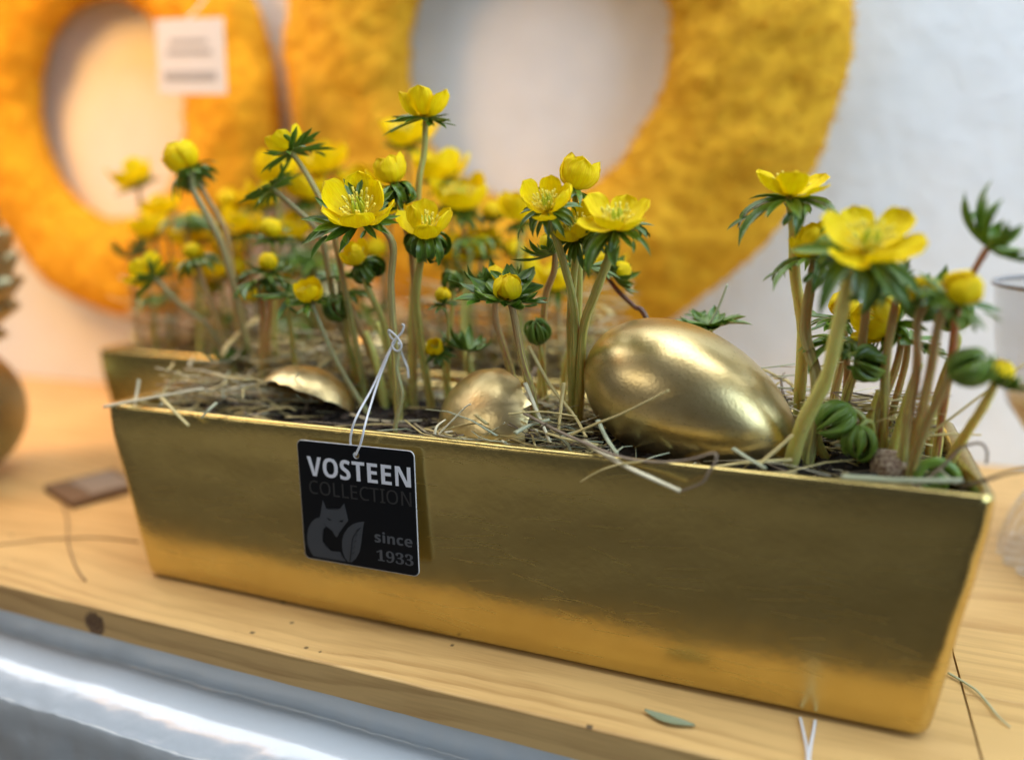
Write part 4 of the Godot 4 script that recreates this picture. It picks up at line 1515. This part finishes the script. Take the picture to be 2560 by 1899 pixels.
		["striped green leaf ball below the two buds at upper right", "globe", "none", "green", 9, 9, 1.5, V(-0.1, 0.7, 0.2), [V(0.1573, 0.0926, -0.052), V(0.1581, 0.1079, -0.046), V(0.1593, 0.1164, -0.045), V(0.1582, 0.1208, -0.045)]],
		["dark green leaf ball half behind an arched brown stem", "globe", "none", "brown", 9, 10, 1.3, V(-0.5, 0.2, 0.5), [V(0.1377, 0.0793, -0.044), V(0.1391, 0.093, -0.038), V(0.1396, 0.1041, -0.036), V(0.1374, 0.1085, -0.036)]],
		["large nodding green bud right of the pale stems by the egg", "globe", "none", "green", 12, 11, 1.6, V(-0.75, -0.5, 0.35), [V(0.1335, 0.0773, -0.036), V(0.1346, 0.0876, -0.033), V(0.133, 0.0931, -0.032), V(0.1299, 0.0952, -0.032)]],
		["round green bud hanging just above the soil at right", "globe", "none", "green", 9.5, 9, 1.1, V(0, -1, 0.1), [V(0.1372, 0.0777, -0.036), V(0.1361, 0.0886, -0.033), V(0.1341, 0.0922, -0.03), V(0.1328, 0.0906, -0.028)]],
		["pale bare stem stub beside the largest flower's foot", "stub", "none", "pale", 9, 9, 2, V(0, 1, 0), [V(0.1243, 0.0754, -0.036), V(0.1217, 0.0816, -0.036), V(0.12, 0.0871, -0.036)]],
		["pale bare stem leaning behind the arched brown stem", "stub", "none", "pale", 9, 9, 1.9, V(0, 1, 0), [V(0.1343, 0.0797, -0.05), V(0.1363, 0.0897, -0.047), V(0.139, 0.0991, -0.045)]],
		["pale bare stem rising behind the yellow bud with upright leaves", "stub", "none", "pale", 9, 9, 1.8, V(0, 1, 0), [V(0.1443, 0.0804, -0.04), V(0.1466, 0.0986, -0.036), V(0.1486, 0.111, -0.034)]],
		["small coiled green shoot at the right front corner", "coil", "none", "green", 9, 9, 1.2, V(0, 1, 0), [V(0.1542, 0.0788, -0.024)]],
		["pale dry stem standing close beside the tag cord", "stub", "none", "grey", 9, 9, 1.1, V(0, 1, 0), [V(-0.0301, 0.0794, -0.016), V(-0.0285, 0.0914, -0.016), V(-0.0278, 0.1021, -0.0165), V(-0.0274, 0.1107, -0.0175)]],
		["pale yellow stem stub leaning left of the tag cord", "stub", "none", "pale", 9, 9, 2, V(0, 1, 0), [V(-0.0488, 0.0839, -0.052), V(-0.0529, 0.1003, -0.05), V(-0.0579, 0.1141, -0.05)]],
		["thick pale stem stub left of the tag cord", "stub", "none", "pale", 9, 9, 2.1, V(0, 1, 0), [V(-0.0556, 0.0843, -0.048), V(-0.0575, 0.0989, -0.045), V(-0.06, 0.1108, -0.044)]],
		["dark cut leaves spreading low between the two left round buds", "none", "spread", "green", 9, 14, 1.5, V(0.1, 1, 0.2), [V(-0.1032, 0.0912, -0.05), V(-0.097, 0.1136, -0.042), V(-0.0948, 0.126, -0.04)]],
		["drooping dark leaf collar left of the opening bud", "none", "droop", "brown", 9, 13, 1.5, V(-0.2, 1, 0.2), [V(-0.1216, 0.09, -0.05), V(-0.1115, 0.1174, -0.04), V(-0.1099, 0.1318, -0.038)]],
		["dark leaf collar behind the small tucked flower", "none", "spread", "olive", 9, 14, 1.6, V(0.1, 1, 0.1), [V(-0.0775, 0.0912, -0.058), V(-0.0766, 0.1172, -0.052), V(-0.0764, 0.1334, -0.05)]],
		["curled dark leaves right of the tag cord, above the small round bud", "none", "curl", "green", 9, 11, 1.5, V(0.2, 0.9, 0.2), [V(-0.0304, 0.0934, -0.062), V(-0.0259, 0.122, -0.058), V(-0.0248, 0.1355, -0.058)]],
		["dark leaf tuft low behind the front eggshell", "none", "up", "green", 9, 12, 1.4, V(0.1, 1, 0.1), [V(-0.0146, 0.0903, -0.052), V(-0.0143, 0.0985, -0.05), V(-0.0145, 0.1043, -0.05)]],
		["short dark leaves among the left straw", "none", "up", "green", 9, 11, 1.4, V(-0.1, 1, 0.1), [V(-0.1436, 0.0807, -0.056), V(-0.1433, 0.0855, -0.055), V(-0.1437, 0.09, -0.055)]],
		["yellow bud in drooping leaves left of the grey stems at left", "bud", "droop", "brown", 9.5, 12, 1.6, V(-0.3, 0.9, 0.2), [V(-0.1518, 0.0859, -0.062), V(-0.1541, 0.1094, -0.058), V(-0.1585, 0.1273, -0.056), V(-0.1611, 0.1404, -0.056)]],
		["spray of green leaves behind the deep yellow cup at right", "none", "spread", "olive", 9, 15, 1.4, V(0.4, 0.8, 0.1), [V(0.144, 0.0889, -0.056), V(0.1457, 0.1076, -0.052), V(0.1462, 0.1165, -0.05)]],
		["dark leaf collar low between the pale stems at right", "none", "droop", "brown", 9, 12, 1.5, V(0, 1, 0.1), [V(0.1292, 0.0892, -0.05), V(0.1277, 0.106, -0.046), V(0.1266, 0.1156, -0.045)]],
	]

func rear_plants() -> Array:
	return [
		["blurred yellow flower highest at the left of the rear planter", "cup", "spread", "brown", 13, 13, 1.9, V(-0.3, 0.9, 0.2), [V(-0.3114, 0.07, -0.1591), V(-0.2995, 0.1249, -0.1545), V(-0.2948, 0.1798, -0.15)]],
		["blurred yellow cup at the left of the rear planter, under a closed cup", "cup", "spread", "olive", 13, 13, 1.9, V(-0.2, 0.9, 0.4), [V(-0.2523, 0.07, -0.1392), V(-0.2444, 0.107, -0.1371), V(-0.2361, 0.1439, -0.135)]],
		["blurred yellow flower of the rear planter right of the ragged small flower", "cup", "spread", "olive", 14, 14, 1.9, V(0, 1, 0.3), [V(-0.1626, 0.07, -0.1466), V(-0.1604, 0.1268, -0.1483), V(-0.1489, 0.1835, -0.15)]],
		["blurred low yellow flower of the rear planter below the ragged flower's leaves", "cup", "droop", "olive", 13, 13, 1.9, V(0, 1, 0.3), [V(-0.1548, 0.07, -0.1442), V(-0.1541, 0.1195, -0.1421), V(-0.1554, 0.1689, -0.14)]],
		["blurred yellow cup of the rear planter right behind the ragged small flower", "half", "spread", "green", 14, 14, 1.9, V(0.1, 1, 0.2), [V(-0.1585, 0.07, -0.1211), V(-0.1659, 0.1242, -0.1255), V(-0.168, 0.1783, -0.13)]],
		["blurred yellow flower of the rear planter behind the tallest stem, highest there", "cup", "spread", "olive", 14, 14, 1.9, V(0, 1, 0.2), [V(-0.0879, 0.07, -0.1577), V(-0.0978, 0.1335, -0.1538), V(-0.0957, 0.197, -0.15)]],
		["blurred yellow flower of the rear planter in the wreath opening's lower left", "cup", "spread", "green", 14, 14, 1.9, V(0, 1, 0.3), [V(-0.0514, 0.07, -0.1475), V(-0.0632, 0.1233, -0.1438), V(-0.0704, 0.1765, -0.14)]],
		["blurred yellow flower of the rear planter right of the curled collar flower", "cup", "droop", "brown", 14, 14, 1.9, V(0.2, 0.9, 0.3), [V(-0.0519, 0.07, -0.1332), V(-0.0503, 0.1161, -0.1316), V(-0.0553, 0.1621, -0.13)]],
		["blurred green bud of the rear planter alone below the wreath opening", "bud", "up", "green", 9, 9, 1.9, V(0, 1, 0.1), [V(-0.0629, 0.07, -0.1423), V(-0.055, 0.1127, -0.1437), V(-0.0441, 0.1554, -0.145)]],
		["blurred upright yellow cup of the rear planter left of the middle trio", "half", "droop", "green", 12, 12, 1.9, V(-0.1, 1, 0.1), [V(-0.016, 0.07, -0.1217), V(-0.0227, 0.1127, -0.1259), V(-0.0224, 0.1554, -0.13)]],
		["blurred small bud of the rear planter under the closed cup at upper left", "bud", "spread", "green", 9, 9, 1.9, V(0.2, 1, 0.1), [V(-0.2282, 0.07, -0.1375), V(-0.2279, 0.1125, -0.1338), V(-0.2334, 0.1549, -0.13)]],
		["blurred yellow bud of the rear planter behind the leafy bud stems", "bud", "up", "brown", 10, 10, 1.9, V(0, 1, 0.2), [V(-0.0336, 0.07, -0.1343), V(-0.0261, 0.0987, -0.1371), V(-0.0224, 0.1274, -0.14)]],
		["blurred yellow flower of the rear planter between the middle stems", "cup", "droop", "brown", 11, 11, 1.9, V(0, 1, 0.3), [V(0.0043, 0.07, -0.1245), V(-0.0002, 0.0964, -0.1272), V(-0.003, 0.1229, -0.13)]],
		["blurred yellow flower of the rear planter, low behind the two left buds", "cup", "spread", "brown", 12, 12, 1.9, V(0.1, 1, 0.3), [V(-0.2095, 0.07, -0.1624), V(-0.2128, 0.1046, -0.1562), V(-0.2246, 0.1391, -0.15)]],
		["blurred yellow flower of the rear planter near its right end", "cup", "spread", "green", 11, 11, 1.9, V(0.1, 1, 0.2), [V(0.0084, 0.07, -0.153), V(0.0063, 0.0998, -0.1515), V(0.0127, 0.1296, -0.15)]],
		["blurred pair-like yellow bud of the rear planter left of the lower bud", "bud", "spread", "brown", 11, 11, 1.9, V(0, 1, 0.2), [V(-0.2097, 0.07, -0.1232), V(-0.2082, 0.0977, -0.1266), V(-0.2014, 0.1254, -0.13)]],
		["blurred yellow bud low in the rear planter behind the grey leaning stems", "bud", "up", "brown", 9, 9, 1.9, V(0, 1, 0.1), [V(-0.2211, 0.07, -0.135), V(-0.221, 0.092, -0.1325), V(-0.2236, 0.114, -0.13)]],
		["blurred yellow flower of the rear planter behind the wide open flower", "cup", "spread", "green", 14, 14, 1.9, V(0.1, 1, 0.3), [V(-0.1387, 0.07, -0.1463), V(-0.1292, 0.1195, -0.1482), V(-0.1259, 0.169, -0.15)]],
		["blurred yellow bud of the rear planter low in the middle", "bud", "up", "green", 10, 10, 1.9, V(0.1, 1, 0.2), [V(-0.0353, 0.07, -0.152), V(-0.0401, 0.1028, -0.156), V(-0.038, 0.1356, -0.16)]],
		["blurred yellow flower of the rear planter behind the curled collar", "cup", "spread", "brown", 13, 13, 1.9, V(0.1, 1, 0.3), [V(-0.1157, 0.07, -0.1309), V(-0.1076, 0.1143, -0.1354), V(-0.1025, 0.1586, -0.14)]],
		["blurred yellow flower of the rear planter just left of the closed cup's two stems", "cup", "spread", "olive", 12, 12, 1.9, V(-0.2, 1, 0.2), [V(-0.2594, 0.07, -0.1307), V(-0.2581, 0.116, -0.1354), V(-0.2637, 0.162, -0.14)]],
		["blurred yellow bud of the rear planter right of the closed cup's collar", "bud", "spread", "brown", 11, 11, 1.9, V(0.2, 1, 0.2), [V(-0.2151, 0.07, -0.1458), V(-0.2112, 0.1175, -0.1429), V(-0.1973, 0.1651, -0.14)]],
		["blurred yellow cup of the rear planter left of the upper round bud", "cup", "droop", "olive", 12, 12, 1.9, V(0.1, 1, 0.3), [V(-0.2014, 0.07, -0.1347), V(-0.1909, 0.111, -0.1298), V(-0.1891, 0.1521, -0.125)]],
		["blurred yellow flower of the rear planter between the grey stem and the upper bud", "cup", "spread", "green", 11, 11, 1.9, V(0, 1, 0.3), [V(-0.2187, 0.07, -0.1277), V(-0.2105, 0.0978, -0.1263), V(-0.2106, 0.1256, -0.125)]],
		["blurred drooping leaf whorl of the rear planter under the closed cup", "none", "droop", "brown", 16, 16, 1.9, V(0.1, 1, 0.1), [V(-0.2105, 0.07, -0.1173), V(-0.2233, 0.1151, -0.1186), V(-0.2292, 0.1603, -0.12)]],
		["blurred leaf whorl of the rear planter left of the pair of round buds", "none", "spread", "olive", 17, 17, 1.9, V(0.1, 1, 0.1), [V(-0.198, 0.07, -0.1337), V(-0.1999, 0.1111, -0.1269), V(-0.2062, 0.1523, -0.12)]],
		["blurred leaf whorl of the rear planter right of the pair of round buds", "none", "droop", "brown", 16, 16, 1.9, V(0.1, 1, 0.1), [V(-0.1534, 0.07, -0.1203), V(-0.1487, 0.1054, -0.1201), V(-0.1481, 0.1408, -0.12)]],
		["blurred leaf whorl of the rear planter at its left end", "none", "up", "brown", 16, 16, 1.9, V(-0.3, 1, 0.1), [V(-0.2847, 0.07, -0.1311), V(-0.2887, 0.1028, -0.1306), V(-0.2856, 0.1356, -0.13)]],
		["blurred leaf whorl of the rear planter above the ragged flower's stem", "none", "spread", "brown", 15, 15, 1.9, V(0.1, 1, 0.1), [V(-0.1245, 0.07, -0.1319), V(-0.1246, 0.1145, -0.1259), V(-0.1243, 0.159, -0.12)]],
		["blurred low yellow flower of the rear planter behind the opening bud", "cup", "droop", "olive", 11, 11, 1.9, V(0, 1, 0.3), [V(-0.1508, 0.07, -0.1352), V(-0.162, 0.098, -0.1326), V(-0.1617, 0.126, -0.13)]],
		["blurred yellow bud of the rear planter behind the tag cord's stem", "bud", "spread", "brown", 10, 10, 1.9, V(0, 1, 0.2), [V(-0.1052, 0.07, -0.1399), V(-0.1028, 0.1034, -0.1349), V(-0.1063, 0.1368, -0.13)]],
		["blurred yellow flower of the rear planter behind the small bud by the cord", "cup", "spread", "olive", 11, 11, 1.9, V(0, 1, 0.3), [V(-0.0731, 0.07, -0.1323), V(-0.072, 0.1032, -0.1361), V(-0.0683, 0.1365, -0.14)]],
		["blurred leaf whorl of the rear planter behind the jagged-leaf bud", "none", "spread", "green", 15, 15, 1.9, V(0, 1, 0.1), [V(-0.0529, 0.07, -0.1263), V(-0.0501, 0.0993, -0.1231), V(-0.0469, 0.1286, -0.12)]],
		["blurred yellow cup of the rear planter low between the grey leaning stems", "cup", "up", "green", 11, 11, 1.9, V(-0.2, 1, 0.3), [V(-0.221, 0.07, -0.112), V(-0.2212, 0.0993, -0.116), V(-0.2229, 0.1285, -0.12)]],
		["blurred yellow flower of the rear planter right above the left end flower's leaves", "cup", "spread", "brown", 12, 12, 1.9, V(-0.1, 1, 0.3), [V(-0.2548, 0.07, -0.1213), V(-0.2556, 0.1091, -0.1257), V(-0.2646, 0.1483, -0.13)]],
		["blurred yellow bud of the rear planter between the closed cup and the upper bud", "bud", "spread", "brown", 11, 11, 1.9, V(0.1, 1, 0.2), [V(-0.1958, 0.07, -0.1295), V(-0.205, 0.117, -0.1322), V(-0.2083, 0.1639, -0.135)]],
		["blurred yellow flower of the rear planter low right of the lower bud", "cup", "droop", "olive", 12, 12, 1.9, V(0.1, 1, 0.3), [V(-0.1606, 0.07, -0.1364), V(-0.1631, 0.1083, -0.1332), V(-0.1599, 0.1467, -0.13)]],
		["blurred yellow cup of the rear planter close under the bare leaf star", "half", "spread", "olive", 12, 12, 1.9, V(0.1, 1, 0.2), [V(-0.1821, 0.07, -0.1245), V(-0.1775, 0.1173, -0.1248), V(-0.1748, 0.1646, -0.125)]],
		["blurred leaf whorl of the rear planter under the upper round bud", "none", "droop", "green", 17, 17, 1.9, V(0, 1, 0.1), [V(-0.1773, 0.07, -0.1189), V(-0.1707, 0.1036, -0.117), V(-0.1615, 0.1372, -0.115)]],
		["blurred leaf whorl of the rear planter beside the wide open flower's leaves", "none", "spread", "brown", 16, 16, 1.9, V(0.1, 1, 0.1), [V(-0.1528, 0.07, -0.1288), V(-0.1444, 0.1036, -0.1234), V(-0.1363, 0.1372, -0.118)]],
		["blurred leaf whorl of the rear planter low at its left end", "none", "droop", "green", 16, 16, 1.9, V(-0.1, 1, 0.1), [V(-0.261, 0.07, -0.1184), V(-0.2611, 0.0921, -0.1192), V(-0.2572, 0.1142, -0.12)]],
		["blurred leaf whorl of the rear planter low under the grey leaning stems", "none", "spread", "green", 16, 16, 1.9, V(0.1, 1, 0.1), [V(-0.1866, 0.07, -0.1239), V(-0.1994, 0.0877, -0.1195), V(-0.2038, 0.1053, -0.115)]],
		["blurred leaf whorl of the rear planter low under the opening bud", "none", "droop", "olive", 15, 15, 1.9, V(0.1, 1, 0.1), [V(-0.1609, 0.07, -0.1215), V(-0.1598, 0.0873, -0.1183), V(-0.1521, 0.1045, -0.115)]],
		["blurred yellow bud of the rear planter low left of the opening bud", "bud", "up", "olive", 10, 10, 1.9, V(0, 1, 0.2), [V(-0.1667, 0.07, -0.1318), V(-0.1764, 0.091, -0.1259), V(-0.1841, 0.112, -0.12)]],
		["blurred leaf whorl of the rear planter behind the tag cord's knot", "none", "spread", "green", 15, 15, 1.9, V(0, 1, 0.1), [V(-0.1008, 0.07, -0.1129), V(-0.0981, 0.089, -0.1164), V(-0.1075, 0.108, -0.12)]],
		["blurred leaf whorl of the rear planter between the cord's stem and the jagged-leaf bud", "none", "droop", "green", 16, 16, 1.9, V(0, 1, 0.1), [V(-0.0423, 0.07, -0.113), V(-0.0484, 0.1084, -0.1165), V(-0.0438, 0.1468, -0.12)]],
		["blurred yellow flower of the rear planter beside the alone green bud", "cup", "spread", "brown", 12, 12, 1.9, V(0, 1, 0.3), [V(-0.0426, 0.07, -0.1407), V(-0.0412, 0.1036, -0.1353), V(-0.0461, 0.1372, -0.13)]],
	]

func straw_strands() -> Array:
	return [
		["thick pale straw lying across the left front corner of the rim", 0.0012, "pale_straw", [V(-0.1634, 0.0804, 0.002), V(-0.1419, 0.0847, -0.004), V(-0.121, 0.0883, -0.012)]],
		["short yellow straw hanging over the rim near the left corner", 0.001, "straw", [V(-0.1341, 0.0854, -0.002), V(-0.1229, 0.0821, 0.003), V(-0.1154, 0.0766, 0.0035)]],
		["short pale straw sticking up at the left of the rim", 0.0009, "pale_straw", [V(-0.1572, 0.0898, -0.012), V(-0.1568, 0.0851, -0.01), V(-0.1548, 0.08, -0.006)]],
		["pale green straw propped up behind the left straws", 0.001, "straw", [V(-0.1416, 0.0928, -0.02), V(-0.1471, 0.0862, -0.018), V(-0.1469, 0.0817, -0.012)]],
		["short grey straw poking over the rim right of the left straws", 0.0008, "grey_straw", [V(-0.1051, 0.0857, -0.002), V(-0.1052, 0.084, 0.002), V(-0.1087, 0.0805, 0.003)]],
		["bent straw curving up across the front of the golden egg", 0.0008, "straw", [V(0.0406, 0.0831, -0.012), V(0.0499, 0.0882, -0.011), V(0.0589, 0.0927, -0.01), V(0.0674, 0.0977, -0.0095), V(0.0754, 0.1024, -0.01)]],
		["thickest white straw sloping down over the front rim", 0.0014, "pale_straw", [V(0.0461, 0.082, -0.012), V(0.0552, 0.0809, -0.004), V(0.0661, 0.0791, 0.003), V(0.0753, 0.0765, 0.0045), V(0.0826, 0.0742, 0.005)]],
		["long thin stalk lying along the rim with a hooked end below the egg", 0.0008, "brown_straw", [V(0.0245, 0.0899, -0.012), V(0.0361, 0.0867, -0.008), V(0.0491, 0.0842, -0.003), V(0.0626, 0.0819, 0.001), V(0.0747, 0.0818, 0.002), V(0.0847, 0.084, 0.003), V(0.0919, 0.0871, 0.004), V(0.0927, 0.0849, 0.005), V(0.091, 0.0818, 0.006), V(0.0889, 0.0779, 0.006), V(0.0826, 0.0742, 0.0052)]],
		["stiff pale straw standing askew between the shell and the egg", 0.001, "pale_straw", [V(0.0218, 0.099, -0.02), V(0.0282, 0.09, -0.015), V(0.0352, 0.0811, -0.009)]],
		["upright short straw left of the egg", 0.0008, "straw", [V(0.0348, 0.0989, -0.025), V(0.0354, 0.0911, -0.02), V(0.0364, 0.0835, -0.014)]],
		["long pale straw leaning from the brown stem towards the egg", 0.001, "straw", [V(0.0176, 0.1098, -0.035), V(0.0276, 0.0969, -0.03), V(0.0399, 0.0876, -0.022), V(0.0466, 0.0828, -0.014)]],
		["flat greenish straw leaning at the egg's lower left", 0.0011, "grey_straw", [V(0.0507, 0.0892, -0.014), V(0.0544, 0.0844, -0.011), V(0.0596, 0.0806, -0.006)]],
		["pale green straw sloping in front of the egg's lower right", 0.001, "grey_straw", [V(0.096, 0.0843, -0.012), V(0.1014, 0.0826, -0.008), V(0.1065, 0.0811, -0.005)]],
		["pale straw leaning on the egg's right end", 0.0009, "straw", [V(0.1039, 0.0808, -0.008), V(0.1089, 0.0855, -0.011), V(0.1134, 0.09, -0.014)]],
		["thin hooked hair-like straw below the long stalk", 0.0004, "straw", [V(0.0703, 0.0817, 0.002), V(0.0624, 0.0799, 0.003), V(0.0559, 0.0771, 0.004), V(0.0501, 0.0729, 0.004)]],
		["flat grey-green blade along the inside of the right front rim", 0.0016, "grey_straw", [V(0.128, 0.08, -0.008), V(0.1392, 0.0806, -0.0075), V(0.15, 0.0814, -0.008), V(0.1597, 0.082, -0.01)]],
		["dark stalk jutting out to the right over the corner", 0.0011, "brown_straw", [V(0.1605, 0.0795, -0.012), V(0.1644, 0.0838, -0.006), V(0.1674, 0.0887, 0.002), V(0.1711, 0.0941, 0.012)]],
		["looped brown rootlet at the right front corner", 0.0008, "brown_straw", [V(0.1485, 0.077, -0.014), V(0.1548, 0.0831, -0.016), V(0.1598, 0.0892, -0.018), V(0.1645, 0.091, -0.019), V(0.1665, 0.0892, -0.018), V(0.1665, 0.0855, -0.017)]],
		["long thin straw rising to the right edge behind the outermost stem", 0.0007, "straw", [V(0.1465, 0.0824, -0.035), V(0.1557, 0.0903, -0.036), V(0.1651, 0.0998, -0.037), V(0.1739, 0.1089, -0.037), V(0.1788, 0.1137, -0.037)]],
		["horizontal straw across the right end behind the stems", 0.0007, "straw", [V(0.1493, 0.0853, -0.04), V(0.159, 0.0875, -0.04), V(0.1685, 0.0882, -0.04)]],
		["forked pale twig lying against the front broken eggshell", 0.0006, "pale_straw", [V(-0.0069, 0.0807, -0.006), V(-0.0016, 0.0863, -0.008), V(0.003, 0.0911, -0.009), V(0.0052, 0.0924, -0.009)]],
		["short curved white root hooked over the rim by the front eggshell", 0.0006, "pale_straw", [V(-0.0034, 0.0835, 0.003), V(-0.0034, 0.0861, 0.001), V(-0.0037, 0.0866, -0.006)]],
		["green-white flat straw at the foot of the front eggshell", 0.0012, "grey_straw", [V(0.0233, 0.0841, -0.006), V(0.0269, 0.0862, -0.01), V(0.0332, 0.0879, -0.014)]],
		["bare green-grey stalk standing up behind the egg", 0.001, "grey_straw", [V(0.0794, 0.116, -0.07), V(0.0826, 0.1235, -0.07), V(0.0851, 0.1313, -0.07)]],
		["thin dry straw between the front shell and the standing straws", 0.0006, "straw", [V(0.0192, 0.0897, -0.01), V(0.0306, 0.0905, -0.014), V(0.0426, 0.0893, -0.016)]],
	]

const CORD_FRONT := [Vector3(-0.0358, 0.0728, 0.0042), Vector3(-0.0325, 0.0786, 0.0050), Vector3(-0.0312, 0.0845, 0.0040), Vector3(-0.0328, 0.0890, -0.0020), Vector3(-0.0348, 0.0972, -0.0120), Vector3(-0.0321, 0.1072, -0.0160), Vector3(-0.0303, 0.1122, -0.0185)]
const CORD_REAR := [Vector3(-0.0373, 0.0720, 0.0020), Vector3(-0.0392, 0.0762, 0.0020), Vector3(-0.0379, 0.0818, 0.0025), Vector3(-0.0359, 0.0877, 0.0010), Vector3(-0.0363, 0.0958, -0.0110), Vector3(-0.0334, 0.1062, -0.0165), Vector3(-0.0313, 0.1117, -0.0195)]
const CORD_BOW := [Vector3(-0.0310, 0.1117, -0.0190), Vector3(-0.0323, 0.1140, -0.0180), Vector3(-0.0322, 0.1162, -0.0170), Vector3(-0.0305, 0.1157, -0.0165), Vector3(-0.0280, 0.1135, -0.0165), Vector3(-0.0266, 0.1109, -0.0165), Vector3(-0.0277, 0.1088, -0.0165), Vector3(-0.0297, 0.1090, -0.0165), Vector3(-0.0309, 0.1110, -0.0170), Vector3(-0.0295, 0.1132, -0.0180), Vector3(-0.0270, 0.1156, -0.0180), Vector3(-0.0261, 0.1181, -0.0180), Vector3(-0.0269, 0.1186, -0.0180)]
const CORD_TAIL := [Vector3(-0.0294, 0.1113, -0.0190), Vector3(-0.0306, 0.1050, -0.0240), Vector3(-0.0288, 0.1006, -0.0240), Vector3(-0.0286, 0.0966, -0.0240)]
const LOOP_A := [Vector3(0.1214, 0.0006, -0.0024), Vector3(0.1227, 0.0006, 0.0055), Vector3(0.1238, 0.0006, 0.0125), Vector3(0.1242, 0.0006, 0.0191), Vector3(0.1246, 0.0006, 0.0270)]
const LOOP_B := [Vector3(0.1258, 0.0006, -0.0026), Vector3(0.1253, 0.0006, 0.0045), Vector3(0.1247, 0.0008, 0.0117), Vector3(0.1245, 0.0009, 0.0194), Vector3(0.1250, 0.0006, 0.0268)]
const DRY_STALK := [Vector3(0.1680, 0.0010, -0.0457), Vector3(0.1725, 0.0010, -0.0411), Vector3(0.1753, 0.0012, -0.0371), Vector3(0.1777, 0.0008, -0.0313), Vector3(0.1793, 0.0010, -0.0252), Vector3(0.1819, 0.0006, -0.0208)]
const LEAF_LINE := [Vector3(0.0747, 0.0010, 0.0124), Vector3(0.0784, 0.0010, 0.0138), Vector3(0.0830, 0.0011, 0.0146), Vector3(0.0873, 0.0009, 0.0144), Vector3(0.0910, 0.0006, 0.0139)]
const SHADOW_STRAND := [Vector3(-0.2612, 0.0006, 0.0014), Vector3(-0.2502, 0.0006, -0.0074), Vector3(-0.2389, 0.0006, -0.0164), Vector3(-0.2186, 0.0006, -0.0263), Vector3(-0.1920, 0.0006, -0.0307)]
const LABEL_STRING := [Vector3(-0.2763, 0.0010, -0.0548), Vector3(-0.2520, 0.0006, -0.0387), Vector3(-0.2241, 0.0006, -0.0171), Vector3(-0.1959, 0.0006, 0.0012), Vector3(-0.1794, 0.0006, 0.0098)]
